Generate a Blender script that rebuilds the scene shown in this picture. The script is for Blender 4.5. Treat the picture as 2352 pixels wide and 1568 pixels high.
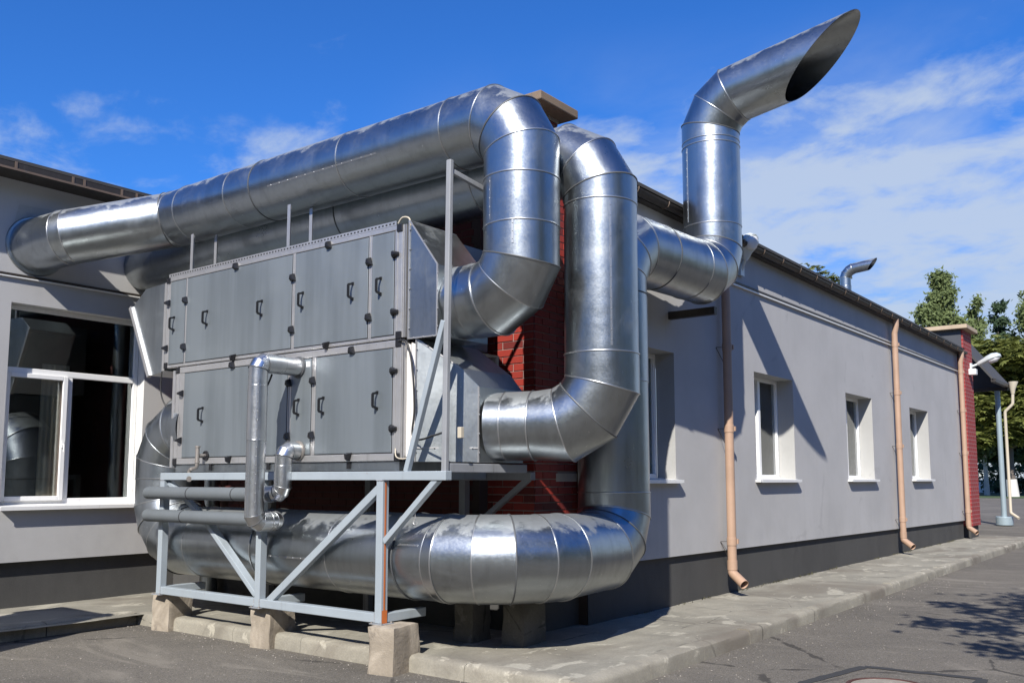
import bpy, bmesh, math, random
from mathutils import Vector, Matrix, noise as mnoise
R = math.radians
random.seed(7)
for o in list(bpy.data.objects): bpy.data.objects.remove(o)
scene = bpy.context.scene
C = scene.collection

# ------------------------------------------------------------------ camera, sky, sun, exposure
cd = bpy.data.cameras.new('camera'); cam = bpy.data.objects.new('camera', cd); C.objects.link(cam)
cam.location = (0, 0, 1.6)
cam.rotation_euler = (math.pi/2 + 0.107, 0, 0.654)
cd.sensor_width = 36.0; cd.lens = 2107.9/2352*36.0; cd.shift_y = 88.8/2352
cd.clip_start = 0.05; cd.clip_end = 3000
scene.camera = cam

SUNL = Vector((-0.49, 1.11, -1.0)).normalized()          # direction the light travels
to_sun = -SUNL
elev = math.asin(to_sun.z); azim = math.atan2(to_sun.x, to_sun.y)   # clockwise from +Y
w = bpy.data.worlds.new('World'); scene.world = w; w.use_nodes = True
nt = w.node_tree; nt.nodes.clear()
def WN(t, **k):
    n = nt.nodes.new(t)
    for a, b in k.items(): setattr(n, a, b)
    return n
def WL(a, b): nt.links.new(a, b)
def wmath(op, a, b=None, c=None, clamp=False):
    n = WN('ShaderNodeMath', operation=op, use_clamp=clamp)
    for i, v in enumerate((a, b, c)):
        if v is None: continue
        if isinstance(v, (int, float)): n.inputs[i].default_value = v
        else: WL(v, n.inputs[i])
    return n.outputs[0]
sky = WN('ShaderNodeTexSky', sky_type='NISHITA'); sky.sun_disc = False
sky.sun_elevation = elev; sky.sun_rotation = azim
sky.altitude = 0; sky.air_density = 1.0; sky.dust_density = 0.03; sky.ozone_density = 4.0
hs = WN('ShaderNodeHueSaturation'); hs.inputs['Saturation'].default_value = 1.12; hs.inputs['Value'].default_value = 1.0
tint = WN('ShaderNodeMix', data_type='RGBA', blend_type='MULTIPLY'); tint.inputs['Factor'].default_value = 1.0; tint.inputs['B'].default_value = (0.66, 1.36, 2.25, 1)
WL(sky.outputs[0], hs.inputs['Color']); WL(hs.outputs[0], tint.inputs['A'])
tc = WN('ShaderNodeTexCoord'); sx = WN('ShaderNodeSeparateXYZ'); WL(tc.outputs['Generated'], sx.inputs[0])
zz = wmath('ADD', wmath('MAXIMUM', sx.outputs[2], 0.0), 0.20)
cx_ = WN('ShaderNodeCombineXYZ'); WL(wmath('DIVIDE', sx.outputs[0], zz), cx_.inputs[0]); WL(wmath('DIVIDE', sx.outputs[1], zz), cx_.inputs[1])
def wnoise(scale, detail, rough, off, dist=0.0):
    m = WN('ShaderNodeMapping'); m.inputs['Location'].default_value = off; m.inputs['Rotation'].default_value = (0, 0, 0.5); m.inputs['Scale'].default_value = (1.0, 1.2, 1.0)
    WL(cx_.outputs[0], m.inputs[0])
    n = WN('ShaderNodeTexNoise'); n.inputs['Scale'].default_value = scale; n.inputs['Detail'].default_value = detail; n.inputs['Roughness'].default_value = rough; n.inputs['Distortion'].default_value = dist
    WL(m.outputs[0], n.inputs[0]); return n.outputs[0]
def wramp(v, lo, hi):
    n = WN('ShaderNodeMapRange'); n.interpolation_type = 'SMOOTHSTEP'; n.inputs[1].default_value = lo; n.inputs[2].default_value = hi; WL(v, n.inputs[0]); return n.outputs[0]
big = wnoise(1.4, 3, 0.5, (4.3, 1.7, 0))
fine = wnoise(4.6, 10, 0.58, (1.2, 7.7, 0), 0.2)
veil = wnoise(1.8, 6, 0.55, (8.2, 3.1, 0), 0.3)
# broken cloud field low over the far (+Y) side, thinning overhead; wisps low towards -X
low = wramp(sx.outputs[2], 0.47, 0.28)
far = wramp(sx.outputs[1], 0.62, 0.90)
WL(wramp(sx.outputs[2], 0.02, 0.30), tint.inputs['Factor'])
lowleft = wmath('MULTIPLY', wramp(sx.outputs[2], 0.42, 0.29), 0.52)
cover = wmath('MAXIMUM', wmath('MULTIPLY', low, far), lowleft)
dens = wmath('ADD', wmath('MULTIPLY', fine, 0.95), wmath('MULTIPLY', big, 0.40))
dens = wmath('ADD', dens, wmath('MULTIPLY', cover, 0.40))
cl = wmath('MULTIPLY', wramp(dens, 0.80, 1.12), 0.86)
vl = wmath('MULTIPLY', wmath('MULTIPLY', wramp(veil, 0.34, 0.66), wmath('MULTIPLY', low, far)), 0.80)
cl = wmath('MAXIMUM', cl, vl)
mix = WN('ShaderNodeMix', data_type='RGBA'); WL(cl, mix.inputs['Factor']); WL(tint.outputs['Result'], mix.inputs['A']); mix.inputs['B'].default_value = (7.0, 8.2, 10.0, 1)
bg = WN('ShaderNodeBackground'); bg.inputs['Strength'].default_value = 0.051; WL(mix.outputs['Result'], bg.inputs['Color'])
out = WN('ShaderNodeOutputWorld'); WL(bg.outputs[0], out.inputs[0])

sd = bpy.data.lights.new('sun', 'SUN'); sun = bpy.data.objects.new('sun', sd); C.objects.link(sun)
sd.energy = 5.0; sd.angle = R(0.53); sd.color = (1.0, 0.95, 0.87)
sun.rotation_euler = SUNL.to_track_quat('-Z', 'Y').to_euler(); sun.location = (10, -20, 25)
vs = scene.view_settings; vs.view_transform = 'Standard'; vs.look = 'None'; vs.exposure = 0.62; vs.gamma = 1.0; vs.use_curve_mapping = False
scene.render.resolution_x = 1024; scene.render.resolution_y = 682

# ------------------------------------------------------------------ helpers
class MB:
    def __init__(s): s.v = []; s.f = []
    def add(s, verts, faces):
        b = len(s.v); s.v += [Vector(p) for p in verts]; s.f += [tuple(i+b for i in f) for f in faces]; return s
    def box(s, a, b, M=None):
        x0, y0, z0 = a; x1, y1, z1 = b
        P = [Vector(p) for p in ((x0,y0,z0),(x1,y0,z0),(x1,y1,z0),(x0,y1,z0),(x0,y0,z1),(x1,y0,z1),(x1,y1,z1),(x0,y1,z1))]
        if M: P = [M @ p for p in P]
        return s.add(P, [(0,3,2,1),(4,5,6,7),(0,1,5,4),(1,2,6,5),(2,3,7,6),(3,0,4,7)])
    def bar(s, p, q, wd, hg, up=(0,0,1)):
        p = Vector(p); q = Vector(q); d = (q-p).normalized(); upv = Vector(up)
        if abs(d.dot(upv)) > .98: upv = Vector((0,1,0))
        sd_ = d.cross(upv).normalized(); u = sd_.cross(d).normalized()
        a = sd_*wd/2; b = u*hg/2
        P = [p-a-b,p+a-b,p+a+b,p-a+b,q-a-b,q+a-b,q+a+b,q-a+b]
        return s.add(P, [(0,1,2,3),(7,6,5,4),(0,4,5,1),(1,5,6,2),(2,6,7,3),(3,7,4,0)])
    def tube(s, pts, r, n=12, caps=True):
        pts = [Vector(p) for p in pts]; m = len(pts); rs = r if isinstance(r, (list, tuple)) else [r]*m
        d0 = (pts[1]-pts[0]).normalized(); ref = Vector((0,0,1)) if abs(d0.z) < .9 else Vector((1,0,0))
        u = d0.cross(ref).normalized(); V = []
        for i, p in enumerate(pts):
            d = ((pts[i+1]-p).normalized() if i < m-1 else Vector()) + ((p-pts[i-1]).normalized() if i > 0 else Vector())
            d.normalize(); u = (u - d*u.dot(d)).normalized(); vv = d.cross(u)
            for k in range(n):
                a = 2*math.pi*k/n; V.append(p + (u*math.cos(a)+vv*math.sin(a))*rs[i])
        F = []
        for i in range(m-1):
            for k in range(n): F.append((i*n+k, i*n+(k+1)%n, (i+1)*n+(k+1)%n, (i+1)*n+k))
        if caps: F.append(tuple(range(n-1,-1,-1))); F.append(tuple((m-1)*n+k for k in range(n)))
        return s.add(V, F)
    def prism(s, poly, vec):
        n = len(poly); vec = Vector(vec); P = [Vector(p) for p in poly]
        return s.add(P+[p+vec for p in P], [tuple(range(n-1,-1,-1)), tuple(range(n,2*n))]+[(i,(i+1)%n,(i+1)%n+n,i+n) for i in range(n)])
    def loft(s, loops, caps=True):
        n = len(loops[0]); V = [Vector(p) for L in loops for p in L]; F = []
        for i in range(len(loops)-1):
            for k in range(n): F.append((i*n+k, i*n+(k+1)%n, (i+1)*n+(k+1)%n, (i+1)*n+k))
        if caps: F.append(tuple(range(n-1,-1,-1))); F.append(tuple((len(loops)-1)*n+k for k in range(n)))
        return s.add(V, F)
    def mesh(s, name, base=Vector()):
        me = bpy.data.meshes.new(name); me.from_pydata([tuple(p-base) for p in s.v], [], s.f)
        bm = bmesh.new(); bm.from_mesh(me); bmesh.ops.recalc_face_normals(bm, faces=bm.faces); bm.to_mesh(me); bm.free()
        return me
    def build(s, name, mat, parent=None, smooth=0, bevel=0, kind=None, seg=2, base=None):
        b = wpos(parent) if parent else (Vector(base) if base else Vector())
        me = s.mesh(name, b); me.materials.append(mat)
        if smooth:
            for p in me.polygons: p.use_smooth = True
            me.set_sharp_from_angle(angle=R(smooth))
        o = bpy.data.objects.new(name, me); C.objects.link(o)
        if parent: o.parent = parent
        elif base: o.location = base
        if bevel:
            md = o.modifiers.new('bevel', 'BEVEL'); md.width = bevel; md.segments = seg; md.limit_method = 'ANGLE'; md.angle_limit = R(35)
        if kind: o['kind'] = kind
        return o
def wpos(o):
    p = Vector()
    while o: p = p + o.location; o = o.parent
    return p
def tag(o, label, cat, group=None):
    o['label'] = label; o['category'] = cat
    if group: o['group'] = group
    return o
def thing(name, label, cat, loc=(0,0,0), group=None):
    o = bpy.data.objects.new(name, None); o.empty_display_size = .1; C.objects.link(o); o.location = loc
    return tag(o, label, cat, group)
def inst(me, name, loc, parent, rot=(0,0,0), scale=None):
    o = bpy.data.objects.new(name, me); C.objects.link(o); o.parent = parent
    o.location = Vector(loc)-wpos(parent); o.rotation_euler = rot
    if scale: o.scale = scale
    return o
def circ(c, ax_u, ax_v, r, n):
    return [Vector(c)+Vector(ax_u)*(r*math.cos(2*math.pi*k/n))+Vector(ax_v)*(r*math.sin(2*math.pi*k/n)) for k in range(n)]

# ------------------------------------------------------------------ materials
class NT:
    def __init__(s, name):
        m = bpy.data.materials.new(name); m.use_nodes = True; s.m = m; s.t = m.node_tree; s.t.nodes.clear()
        s.out = s.N('ShaderNodeOutputMaterial'); s.b = s.N('ShaderNodeBsdfPrincipled'); s.L(s.b.outputs[0], s.out.inputs[0])
        s.tc = s.N('ShaderNodeTexCoord'); s.geo = s.N('ShaderNodeNewGeometry')
        s.pos = s.geo.outputs['Position']
    def N(s, t, **k):
        n = s.t.nodes.new(t)
        for a, b in k.items(): setattr(n, a, b)
        return n
    def L(s, a, b): s.t.links.new(a, b)
    def set(s, key, v):
        i = s.b.inputs[key]
        if hasattr(v, 'node'): s.L(v, i)
        else: i.default_value = (v if not isinstance(v, tuple) or len(v) == 4 else (*v, 1))
    def map(s, scale=(1,1,1), loc=(0,0,0), src=None, rot=(0,0,0)):
        m = s.N('ShaderNodeMapping'); m.inputs['Scale'].default_value = scale; m.inputs['Location'].default_value = loc; m.inputs['Rotation'].default_value = rot
        s.L(src or s.pos, m.inputs[0]); return m.outputs[0]
    def noise(s, scale, detail=4, rough=.55, vec=None, dist=0):
        n = s.N('ShaderNodeTexNoise'); n.inputs['Scale'].default_value = scale; n.inputs['Detail'].default_value = detail; n.inputs['Roughness'].default_value = rough; n.inputs['Distortion'].default_value = dist
        s.L(vec or s.pos, n.inputs[0]); return n.outputs[0]
    def voro(s, scale, vec=None, feature='F1', outp='Distance'):
        n = s.N('ShaderNodeTexVoronoi', feature=feature); n.inputs['Scale'].default_value = scale; s.L(vec or s.pos, n.inputs[0]); return n.outputs[outp]
    def ramp(s, v, lo, hi, a=0.0, b=1.0):
        n = s.N('ShaderNodeMapRange'); n.interpolation_type = 'SMOOTHSTEP'
        for i, x in ((1,lo),(2,hi),(3,a),(4,b)): n.inputs[i].default_value = x
        s.L(v, n.inputs[0]); return n.outputs[0]
    def math(s, op, a, b=None, clamp=False):
        n = s.N('ShaderNodeMath', operation=op, use_clamp=clamp)
        for i, v in enumerate((a, b)):
            if v is None: continue
            if isinstance(v, (int, float)): n.inputs[i].default_value = v
            else: s.L(v, n.inputs[i])
        return n.outputs[0]
    def mix(s, f, a, b, blend='MIX'):
        n = s.N('ShaderNodeMix', data_type='RGBA', blend_type=blend)
        for k, v in (('Factor', f), ('A', a), ('B', b)):
            if hasattr(v, 'node'): s.L(v, n.inputs[k])
            elif k == 'Factor': n.inputs[k].default_value = v
            else: n.inputs[k].default_value = (*v, 1)
        return n.outputs['Result']
    def bump(s, h, strength=.3, dist=.01, prev=None):
        n = s.N('ShaderNodeBump'); n.inputs['Strength'].default_value = strength; n.inputs['Distance'].default_value = dist
        s.L(h, n.inputs['Height'])
        if prev: s.L(prev, n.inputs['Normal'])
        s.L(n.outputs[0], s.b.inputs['Normal']); return n.outputs[0]
    def sep(s, v=None):
        n = s.N('ShaderNodeSeparateXYZ'); s.L(v or s.pos, n.inputs[0]); return n.outputs
    def orand(s):
        return s.N('ShaderNodeObjectInfo').outputs['Random']

def galv(name, base=(.60,.62,.63), rough=.30, weather=.55, dent=.5):
    g = NT(name); b = g.b
    rnd = g.orand()
    off = g.N('ShaderNodeVectorMath', operation='ADD'); g.L(g.pos, off.inputs[0])
    cmb = g.N('ShaderNodeCombineXYZ'); g.L(g.math('MULTIPLY', rnd, 37.0), cmb.inputs[0]); g.L(g.math('MULTIPLY', rnd, 11.0), cmb.inputs[1]); g.L(cmb.outputs[0], off.inputs[1])
    P = off.outputs[0]
    blot = g.noise(2.6, 6, .62, P, .6)
    streak = g.noise(1.0, 5, .6, g.map((9,9,.9), src=P), .4)
    spang = g.voro(85, P, outp='Color')
    sp = g.sep(spang)[0]
    nz = g.sep(g.geo.outputs['Normal'])[2]
    # settled grime and oxide on surfaces that rain and dust reach, with a ragged edge
    top = g.ramp(g.math('ADD', nz, g.math('MULTIPLY', g.math('SUBTRACT', g.noise(5.5, 5, .65, P), .5), 1.1)), .62, .80)
    top = g.math('MULTIPLY', top, weather)
    patch = g.math('MULTIPLY', g.ramp(blot, .50, .80), .16)
    dull = g.math('MAXIMUM', top, patch)
    col = g.mix(g.math('MULTIPLY', sp, .10), base, tuple(c*.72 for c in base))
    col = g.mix(g.math('MULTIPLY', g.ramp(streak, .45, .72), .38), col, tuple(c*.58 for c in base))
    col = g.mix(g.math('MULTIPLY', rnd, .16), col, tuple(c*.7 for c in base))
    col = g.mix(g.math('MULTIPLY', dull, .7), col, (.33,.345,.34))
    scr = g.ramp(g.noise(34, 2, .5, g.map((1,1,.35), src=P)), .73, .77)
    col = g.mix(g.math('MULTIPLY', scr, .5), col, (.8,.8,.8))
    g.set('Base Color', col); g.set('Metallic', g.math('SUBTRACT', 1.0, g.math('MULTIPLY', dull, .45)))
    ro = g.math('ADD', g.math('ADD', rough, g.math('MULTIPLY', dull, .28)), g.math('MULTIPLY', g.math('SUBTRACT', blot, .5), .16))
    ro = g.math('ADD', ro, g.math('MULTIPLY', sp, .05)); g.set('Roughness', ro)
    n1 = g.bump(g.noise(2.1, 2, .5, P), .16*dent, .06)
    n2 = g.bump(g.noise(9, 3, .5, P), .10*dent, .012, n1)
    g.bump(sp, .03, .002, n2)
    return g.m
def painted(name, col, rough=.45, metal=0.0, var=.12, grime=.25, bump=.05, rust=0):
    g = NT(name); n = g.noise(3.0, 6, .6); n2 = g.noise(22, 4, .6)
    c = g.mix(g.math('MULTIPLY', g.ramp(n, .35, .75), var*2), col, tuple(x*.72 for x in col))
    st = g.noise(1.0, 5, .6, g.map((16,16,.7)))
    c = g.mix(g.math('MULTIPLY', g.ramp(st, .55, .8), grime), c, (.11,.105,.10))
    if rust:
        rr = g.ramp(g.noise(7.5, 6, .7), .66, .72); c = g.mix(g.math('MULTIPLY', rr, rust), c, (.20,.075,.03))
    g.set('Base Color', c); g.set('Metallic', metal); g.set('Roughness', g.math('ADD', rough, g.math('MULTIPLY', g.math('SUBTRACT', n2, .5), .25)))
    g.bump(n2, bump, .004); return g.m
def plain(name, col, rough=.6, metal=0.0, spec=None):
    g = NT(name); n = g.noise(12, 4, .6)
    g.set('Base Color', g.mix(g.math('MULTIPLY', n, .35), col, tuple(x*.7 for x in col))); g.set('Roughness', rough); g.set('Metallic', metal)
    if spec is not None: g.set('Specular IOR Level', spec)
    g.bump(n, .06, .003); return g.m

M = {}
M['galv'] = galv('galvanised_steel', base=(.40,.43,.45), rough=.295, weather=.62, dent=1.0)
M['galv_dull'] = galv('dull_galvanised_steel', base=(.50,.52,.535), rough=.40, weather=.4, dent=.8)
M['galv_small'] = galv('bright_foil_steel', base=(.66,.67,.68), rough=.28, weather=.2, dent=.9)
M['seam'] = plain('seam_steel', (.46,.47,.475), .34, .9)
M['seam_dark'] = plain('seam_sealant', (.10,.105,.11), .55, .3)
M['panel'] = None
def panel_mat():
    g = NT('grey_panel_sheet'); P = g.pos
    n = g.noise(1.3, 5, .6); st = g.noise(1.0, 4, .55, g.map((5.5,5.5,.35)))
    c = g.mix(g.ramp(st, .38, .66, 0, .75), (.235,.265,.285), (.175,.20,.215))
    c = g.mix(g.ramp(n, .45, .75, 0, .3), c, (.27,.295,.30))
    sp = g.ramp(g.noise(60, 2, .5), .70, .76); c = g.mix(g.math('MULTIPLY', sp, .12), c, (.42,.43,.44))
    g.set('Base Color', c); g.set('Metallic', .55); g.set('Roughness', g.ramp(n, .3, .8, .40, .52))
    g.bump(g.noise(2.5, 2, .5), .08, .02); return g.m
M['panel'] = panel_mat()
M['rail'] = painted('aluminium_rail', (.50,.495,.49), .40, .7, .15, .3)
M['sheet'] = galv('transition_sheet_steel', base=(.40,.43,.445), rough=.38, weather=.35, dent=.5)
M['black'] = plain('black_plastic', (.012,.012,.014), .38)
M['rubber'] = plain('black_rubber', (.02,.02,.022), .7)
M['frame'] = painted('pale_blue_grey_paint', (.32,.365,.40), .42, .1, .15, .22, rust=.35)
M['frame_old'] = painted('weathered_grey_paint', (.27,.28,.295), .5, .1, .3, .8, rust=.25)
M['orange'] = painted('orange_primer', (.48,.13,.03), .6, 0, .2, .2)
M['canvas'] = painted('stained_white_canvas', (.62,.60,.57), .8, 0, .2, 1.0)
M['insul'] = painted('grey_pipe_insulation', (.125,.14,.15), .55, 0, .2, .2, .25)
M['cable'] = plain('black_cable', (.02,.02,.02), .5)
M['brass'] = painted('oxidised_pipe_steel', (.34,.31,.28), .5, .6, .25, .5)
def stucco(name, col, dark, scale=1.0, bumpk=.35):
    g = NT(name); n = g.noise(.8, 6, .6, g.map((1,1,1.2))); f = g.noise(70, 5, .7); st = g.noise(1.0, 5, .6, g.map((2.2,2.2,.28)), .3)
    c = g.mix(g.ramp(n, .35, .7), col, tuple(x*.90 for x in col))
    c = g.mix(g.ramp(st, .50, .80, 0, .40), c, dark)
    fs = g.noise(1.0, 6, .65, g.map((11,11,.22)), .2); c = g.mix(g.ramp(fs, .56, .78, 0, .20), c, tuple(x*.8 for x in dark))
    ck = g.voro(.42, g.map((1,1,1), (1.3,.4,2.0)), 'DISTANCE_TO_EDGE'); wv = g.noise(2.6, 7, .72); ckm = g.math('MULTIPLY', g.ramp(g.math('ADD', ck, g.math('MULTIPLY', g.math('SUBTRACT', wv, .5), .16)), .006, .001), g.ramp(g.noise(.6, 3, .5, g.map((1,1,1), (7,7,1))), .54, .60)); c = g.mix(g.math('MULTIPLY', ckm, .16), c, tuple(x*.5 for x in dark))
    z = g.sep()[2]
    low = g.math('MULTIPLY', g.ramp(z, 1.5, .55), g.ramp(g.noise(2.3, 5, .65, g.map((1,1,.5))), .40, .70))
    c = g.mix(g.math('MULTIPLY', low, .28), c, tuple(x*.78 for x in dark))
    sp = g.ramp(g.noise(160, 3, .6), .35, .7, .93, 1.05); mul = g.N('ShaderNodeVectorMath', operation='SCALE'); g.L(c, mul.inputs[0]); g.L(sp, mul.inputs['Scale'])
    g.set('Base Color', mul.outputs[0]); g.set('Roughness', .92); g.set('Specular IOR Level', .2)
    n1 = g.bump(f, bumpk, .004); g.bump(g.noise(3, 3, .5), .10, .01, n1); return g.m
M['stucco'] = stucco('grey_stucco', (.428,.424,.422), (.365,.362,.360))
M['reveal'] = stucco('reveal_plaster', (.375,.375,.365), (.32,.32,.31))
M['jamb'] = stucco('white_jamb_paint', (.60,.60,.585), (.52,.52,.50))
M['plinth'] = stucco('dark_plinth_render', (.075,.074,.072), (.05,.05,.05), bumpk=.8)
M['brown'] = painted('brown_gutter_steel', (.045,.038,.032), .5, .3, .3, .3)
M['rust_strip'] = painted('brown_fascia', (.16,.115,.085), .6, .2, .3, .6)
M['tan'] = painted('tan_downpipe_paint', (.375,.25,.178), .5, .0, .25, .40, rust=.15)
M['white'] = painted('white_window_plastic', (.78,.78,.77), .35, 0, .05, .12)
M['white_sill'] = painted('white_sill_steel', (.74,.74,.73), .4, .1, .08, .25)
M['cream'] = painted('cream_pipe_paint', (.46,.41,.32), .5, 0, .1, .3)
M['coping'] = painted('sandy_coping', (.42,.33,.23), .8, 0, .2, .4)
M['roofsheet'] = plain('dark_roof_sheet', (.05,.048,.046), .7)
M['clad'] = plain('dark_cladding', (.05,.055,.065), .6)
def glass_mat():
    g = NT('window_glass'); g.t.nodes.remove(g.b)
    tr = g.N('ShaderNodeBsdfTransparent'); tr.inputs[0].default_value = (.80,.85,.84,1)
    gl = g.N('ShaderNodeBsdfGlossy'); gl.inputs['Roughness'].default_value = .012; gl.inputs[0].default_value = (.95,.98,1,1)
    fr = g.N('ShaderNodeFresnel'); fr.inputs[0].default_value = 1.65
    f2 = g.math('ADD', g.math('MULTIPLY', fr.outputs[0], 1.25), .04, True)
    mx = g.N('ShaderNodeMixShader'); g.L(f2, mx.inputs[0]); g.L(tr.outputs[0], mx.inputs[1]); g.L(gl.outputs[0], mx.inputs[2]); g.L(mx.outputs[0], g.out.inputs[0])
    return g.m
M['glass'] = glass_mat()
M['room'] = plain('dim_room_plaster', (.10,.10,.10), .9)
M['curtain'] = plain('beige_curtain', (.58,.47,.38), .9)
M['net'] = plain('pale_blind', (.60,.64,.61), .9)
M['leafin'] = plain('house_plant_leaf', (.03,.055,.03), .6)
M['petal'] = plain('red_petal', (.55,.10,.08), .6)
M['pot'] = plain('plant_pot', (.12,.12,.11), .7)
def brick_mat():
    g = NT('red_painted_brick'); r = g.orand(); n = g.noise(14, 5, .65)
    c = g.mix(g.math('POWER', r, 1.5), (.27,.026,.016), (.11,.013,.011)); c = g.mix(g.ramp(n, .45, .8, 0, .45), c, (.13,.012,.011))
    g.set('Base Color', c); g.set('Roughness', .62); g.bump(n, .25, .005); return g.m
M['brick'] = brick_mat()
M['brick_shade'] = plain('shade_dark_brick',(.075,.014,.012),.8)  # end-wall brick, darkened to paint in the deep shade behind the units
M['mortar_shade'] = plain('shade_dark_mortar',(.06,.045,.042),.95)  # end-wall mortar, darkened with the same painted shade
M['mortar'] = plain('grey_mortar', (.30,.26,.24), .95)
M['capstone'] = painted('weathered_cap_concrete',(.20,.145,.10),.9,0,.35,.8)
M['brickpatch'] = plain('beige_render_patch', (.50,.46,.40), .95)
def far_brick():
    g = NT('far_red_brick'); s = g.sep(); cmb = g.N('ShaderNodeCombineXYZ'); g.L(s[1], cmb.inputs[0]); g.L(s[2], cmb.inputs[1])
    b = g.N('ShaderNodeTexBrick'); g.L(cmb.outputs[0], b.inputs[0]); b.inputs['Scale'].default_value = 1; b.inputs['Brick Width'].default_value = .26; b.inputs['Row Height'].default_value = .10; b.inputs['Mortar Size'].default_value = .010
    b.inputs['Color1'].default_value = (.27,.02,.02,1); b.inputs['Color2'].default_value = (.22,.022,.02,1); b.inputs['Mortar'].default_value = (.30,.13,.12,1)
    g.set('Base Color', b.outputs[0]); g.set('Roughness', .8); return g.m
M['farbrick'] = far_brick()
def concrete(name, a, b, stain, cells=0):
    g = NT(name); n = g.noise(1.3, 8, .65, None, .6); f = g.noise(45, 6, .7); sg = g.noise(.55, 6, .6, g.map((1,1,1), (5,2,0)), .8); pt = g.noise(3.4, 7, .62, g.map((1,.6,1), (9,1,0)), .5)
    c = g.mix(g.ramp(n, .36, .64), a, b)
    c = g.mix(g.ramp(sg, .50, .66, 0, .75), c, stain)
    c = g.mix(g.ramp(pt, .57, .63, 0, .8), c, tuple(min(1,x*1.38) for x in b))
    ck = g.voro(.8, g.map((1,1,1), (5.3,1.9,0)), 'DISTANCE_TO_EDGE'); wv = g.noise(4.0, 6, .7); ckm = g.math('MULTIPLY', g.ramp(g.math('ADD', ck, g.math('MULTIPLY', g.math('SUBTRACT', wv, .5), .08)), .008, .001), g.ramp(g.noise(.7, 3, .5), .46, .56)); c = g.mix(g.math('MULTIPLY', ckm, .7), c, tuple(x*.3 for x in a))
    v = g.voro(90, outp='Color'); c = g.mix(g.math('MULTIPLY', g.sep(v)[0], .25), c, tuple(x*.5 for x in a))
    g.set('Base Color', c); g.set('Roughness', .93); g.set('Specular IOR Level', .25)
    n1 = g.bump(f, .5, .006); g.bump(n, .3, .02, n1); return g.m
M['walk'] = concrete('worn_walkway_concrete', (.210,.200,.168), (.285,.270,.225), (.150,.132,.108))
M['kerb'] = concrete('kerb_concrete', (.22,.205,.17), (.30,.28,.23), (.14,.12,.098))
def block_mat():
    g = NT('rough_block_concrete'); n = g.noise(3.2, 8, .65, None, .8); st = g.noise(2.2, 7, .65, g.map((2.2,2.2,1.0), (3,1,4)), .7); f = g.noise(40, 6, .7)
    c = g.mix(g.ramp(n, .35, .68), (.24,.205,.16), (.38,.33,.265)); c = g.mix(g.ramp(st, .54, .66, 0, .7), c, (.10,.085,.068)); c = g.mix(g.ramp(f, .6, .75, 0, .5), c, (.12,.10,.08))
    g.set('Base Color', c); g.set('Roughness', .95); n1 = g.bump(f, .6, .008); g.bump(n, .5, .03, n1); return g.m
M['block'] = block_mat()
M['shadeblock'] = concrete('shade_dark_concrete',(.085,.08,.07),(.115,.108,.095),(.06,.054,.048))  # darker block concrete, shade under the low duct painted into the colour
def asphalt():
    g = NT('worn_asphalt'); big = g.noise(.35, 6, .6, None, .5); mid = g.noise(2.2, 7, .65, None, .4); f = g.noise(60, 5, .7)
    c = g.mix(g.ramp(big, .35, .65), (.104,.094,.079), (.142,.128,.107)); c = g.mix(g.ramp(mid, .45, .72, 0, .55), c, (.155,.140,.116))
    v1 = g.N('ShaderNodeTexVoronoi'); v1.inputs['Scale'].default_value = 34; g.L(g.pos, v1.inputs[0])
    rs = g.sep(v1.outputs['Color']); st = g.math('MULTIPLY', g.ramp(v1.outputs['Distance'], .30, .16), g.ramp(rs[0], .80, .92))
    c = g.mix(g.math('MULTIPLY', st, .75), c, (.36,.33,.29))
    v2 = g.N('ShaderNodeTexVoronoi'); v2.inputs['Scale'].default_value = 120; g.L(g.pos, v2.inputs[0])
    r2 = g.sep(v2.outputs['Color']); c = g.mix(g.math('MULTIPLY', g.ramp(r2[1], .55, .95), .55), c, (.17,.16,.15)); c = g.mix(g.math('MULTIPLY', g.ramp(r2[2], .6, .9), .5), c, (.035,.034,.033))
    dust = g.ramp(g.noise(1.0, 6, .65, g.map((.5,1.3,1), (3,7,0)), 1.2), .52, .68); c = g.mix(g.math('MULTIPLY', dust, .55), c, (.225,.205,.172))
    ck = g.voro(.55, g.map((1,1,1), (2.2,.7,0), src=None), 'DISTANCE_TO_EDGE'); wv = g.noise(3.0, 6, .7); ckm = g.math('MULTIPLY', g.ramp(g.math('ADD', ck, g.math('MULTIPLY', g.math('SUBTRACT', wv, .5), .10)), .010, .002), g.ramp(g.noise(.45, 3, .5), .48, .56)); c = g.mix(g.math('MULTIPLY', ckm, .75), c, (.03,.028,.026))
    oil = g.ramp(g.noise(.8, 5, .6, g.map((1,1,1), (11,4,0)), .6), .64, .74); c = g.mix(g.math('MULTIPLY', oil, .45), c, (.055,.052,.05))
    g.set('Base Color', c); g.set('Roughness', .93); g.set('Specular IOR Level', .25)
    n1 = g.bump(f, .5, .006); g.bump(v2.outputs['Distance'], .5, .006, n1); return g.m
M['asphalt'] = asphalt()
M['asph_new'] = plain('dark_asphalt_patch', (.030,.031,.033), .95)
M['rustring'] = painted('rusty_iron', (.085,.035,.028), .75, .3, .3, .3)
M['lid'] = concrete('dusty_iron_lid', (.20,.18,.15), (.30,.27,.23), (.12,.10,.08))
M['grassy'] = plain('far_lawn', (.045,.075,.02), .95)
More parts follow.
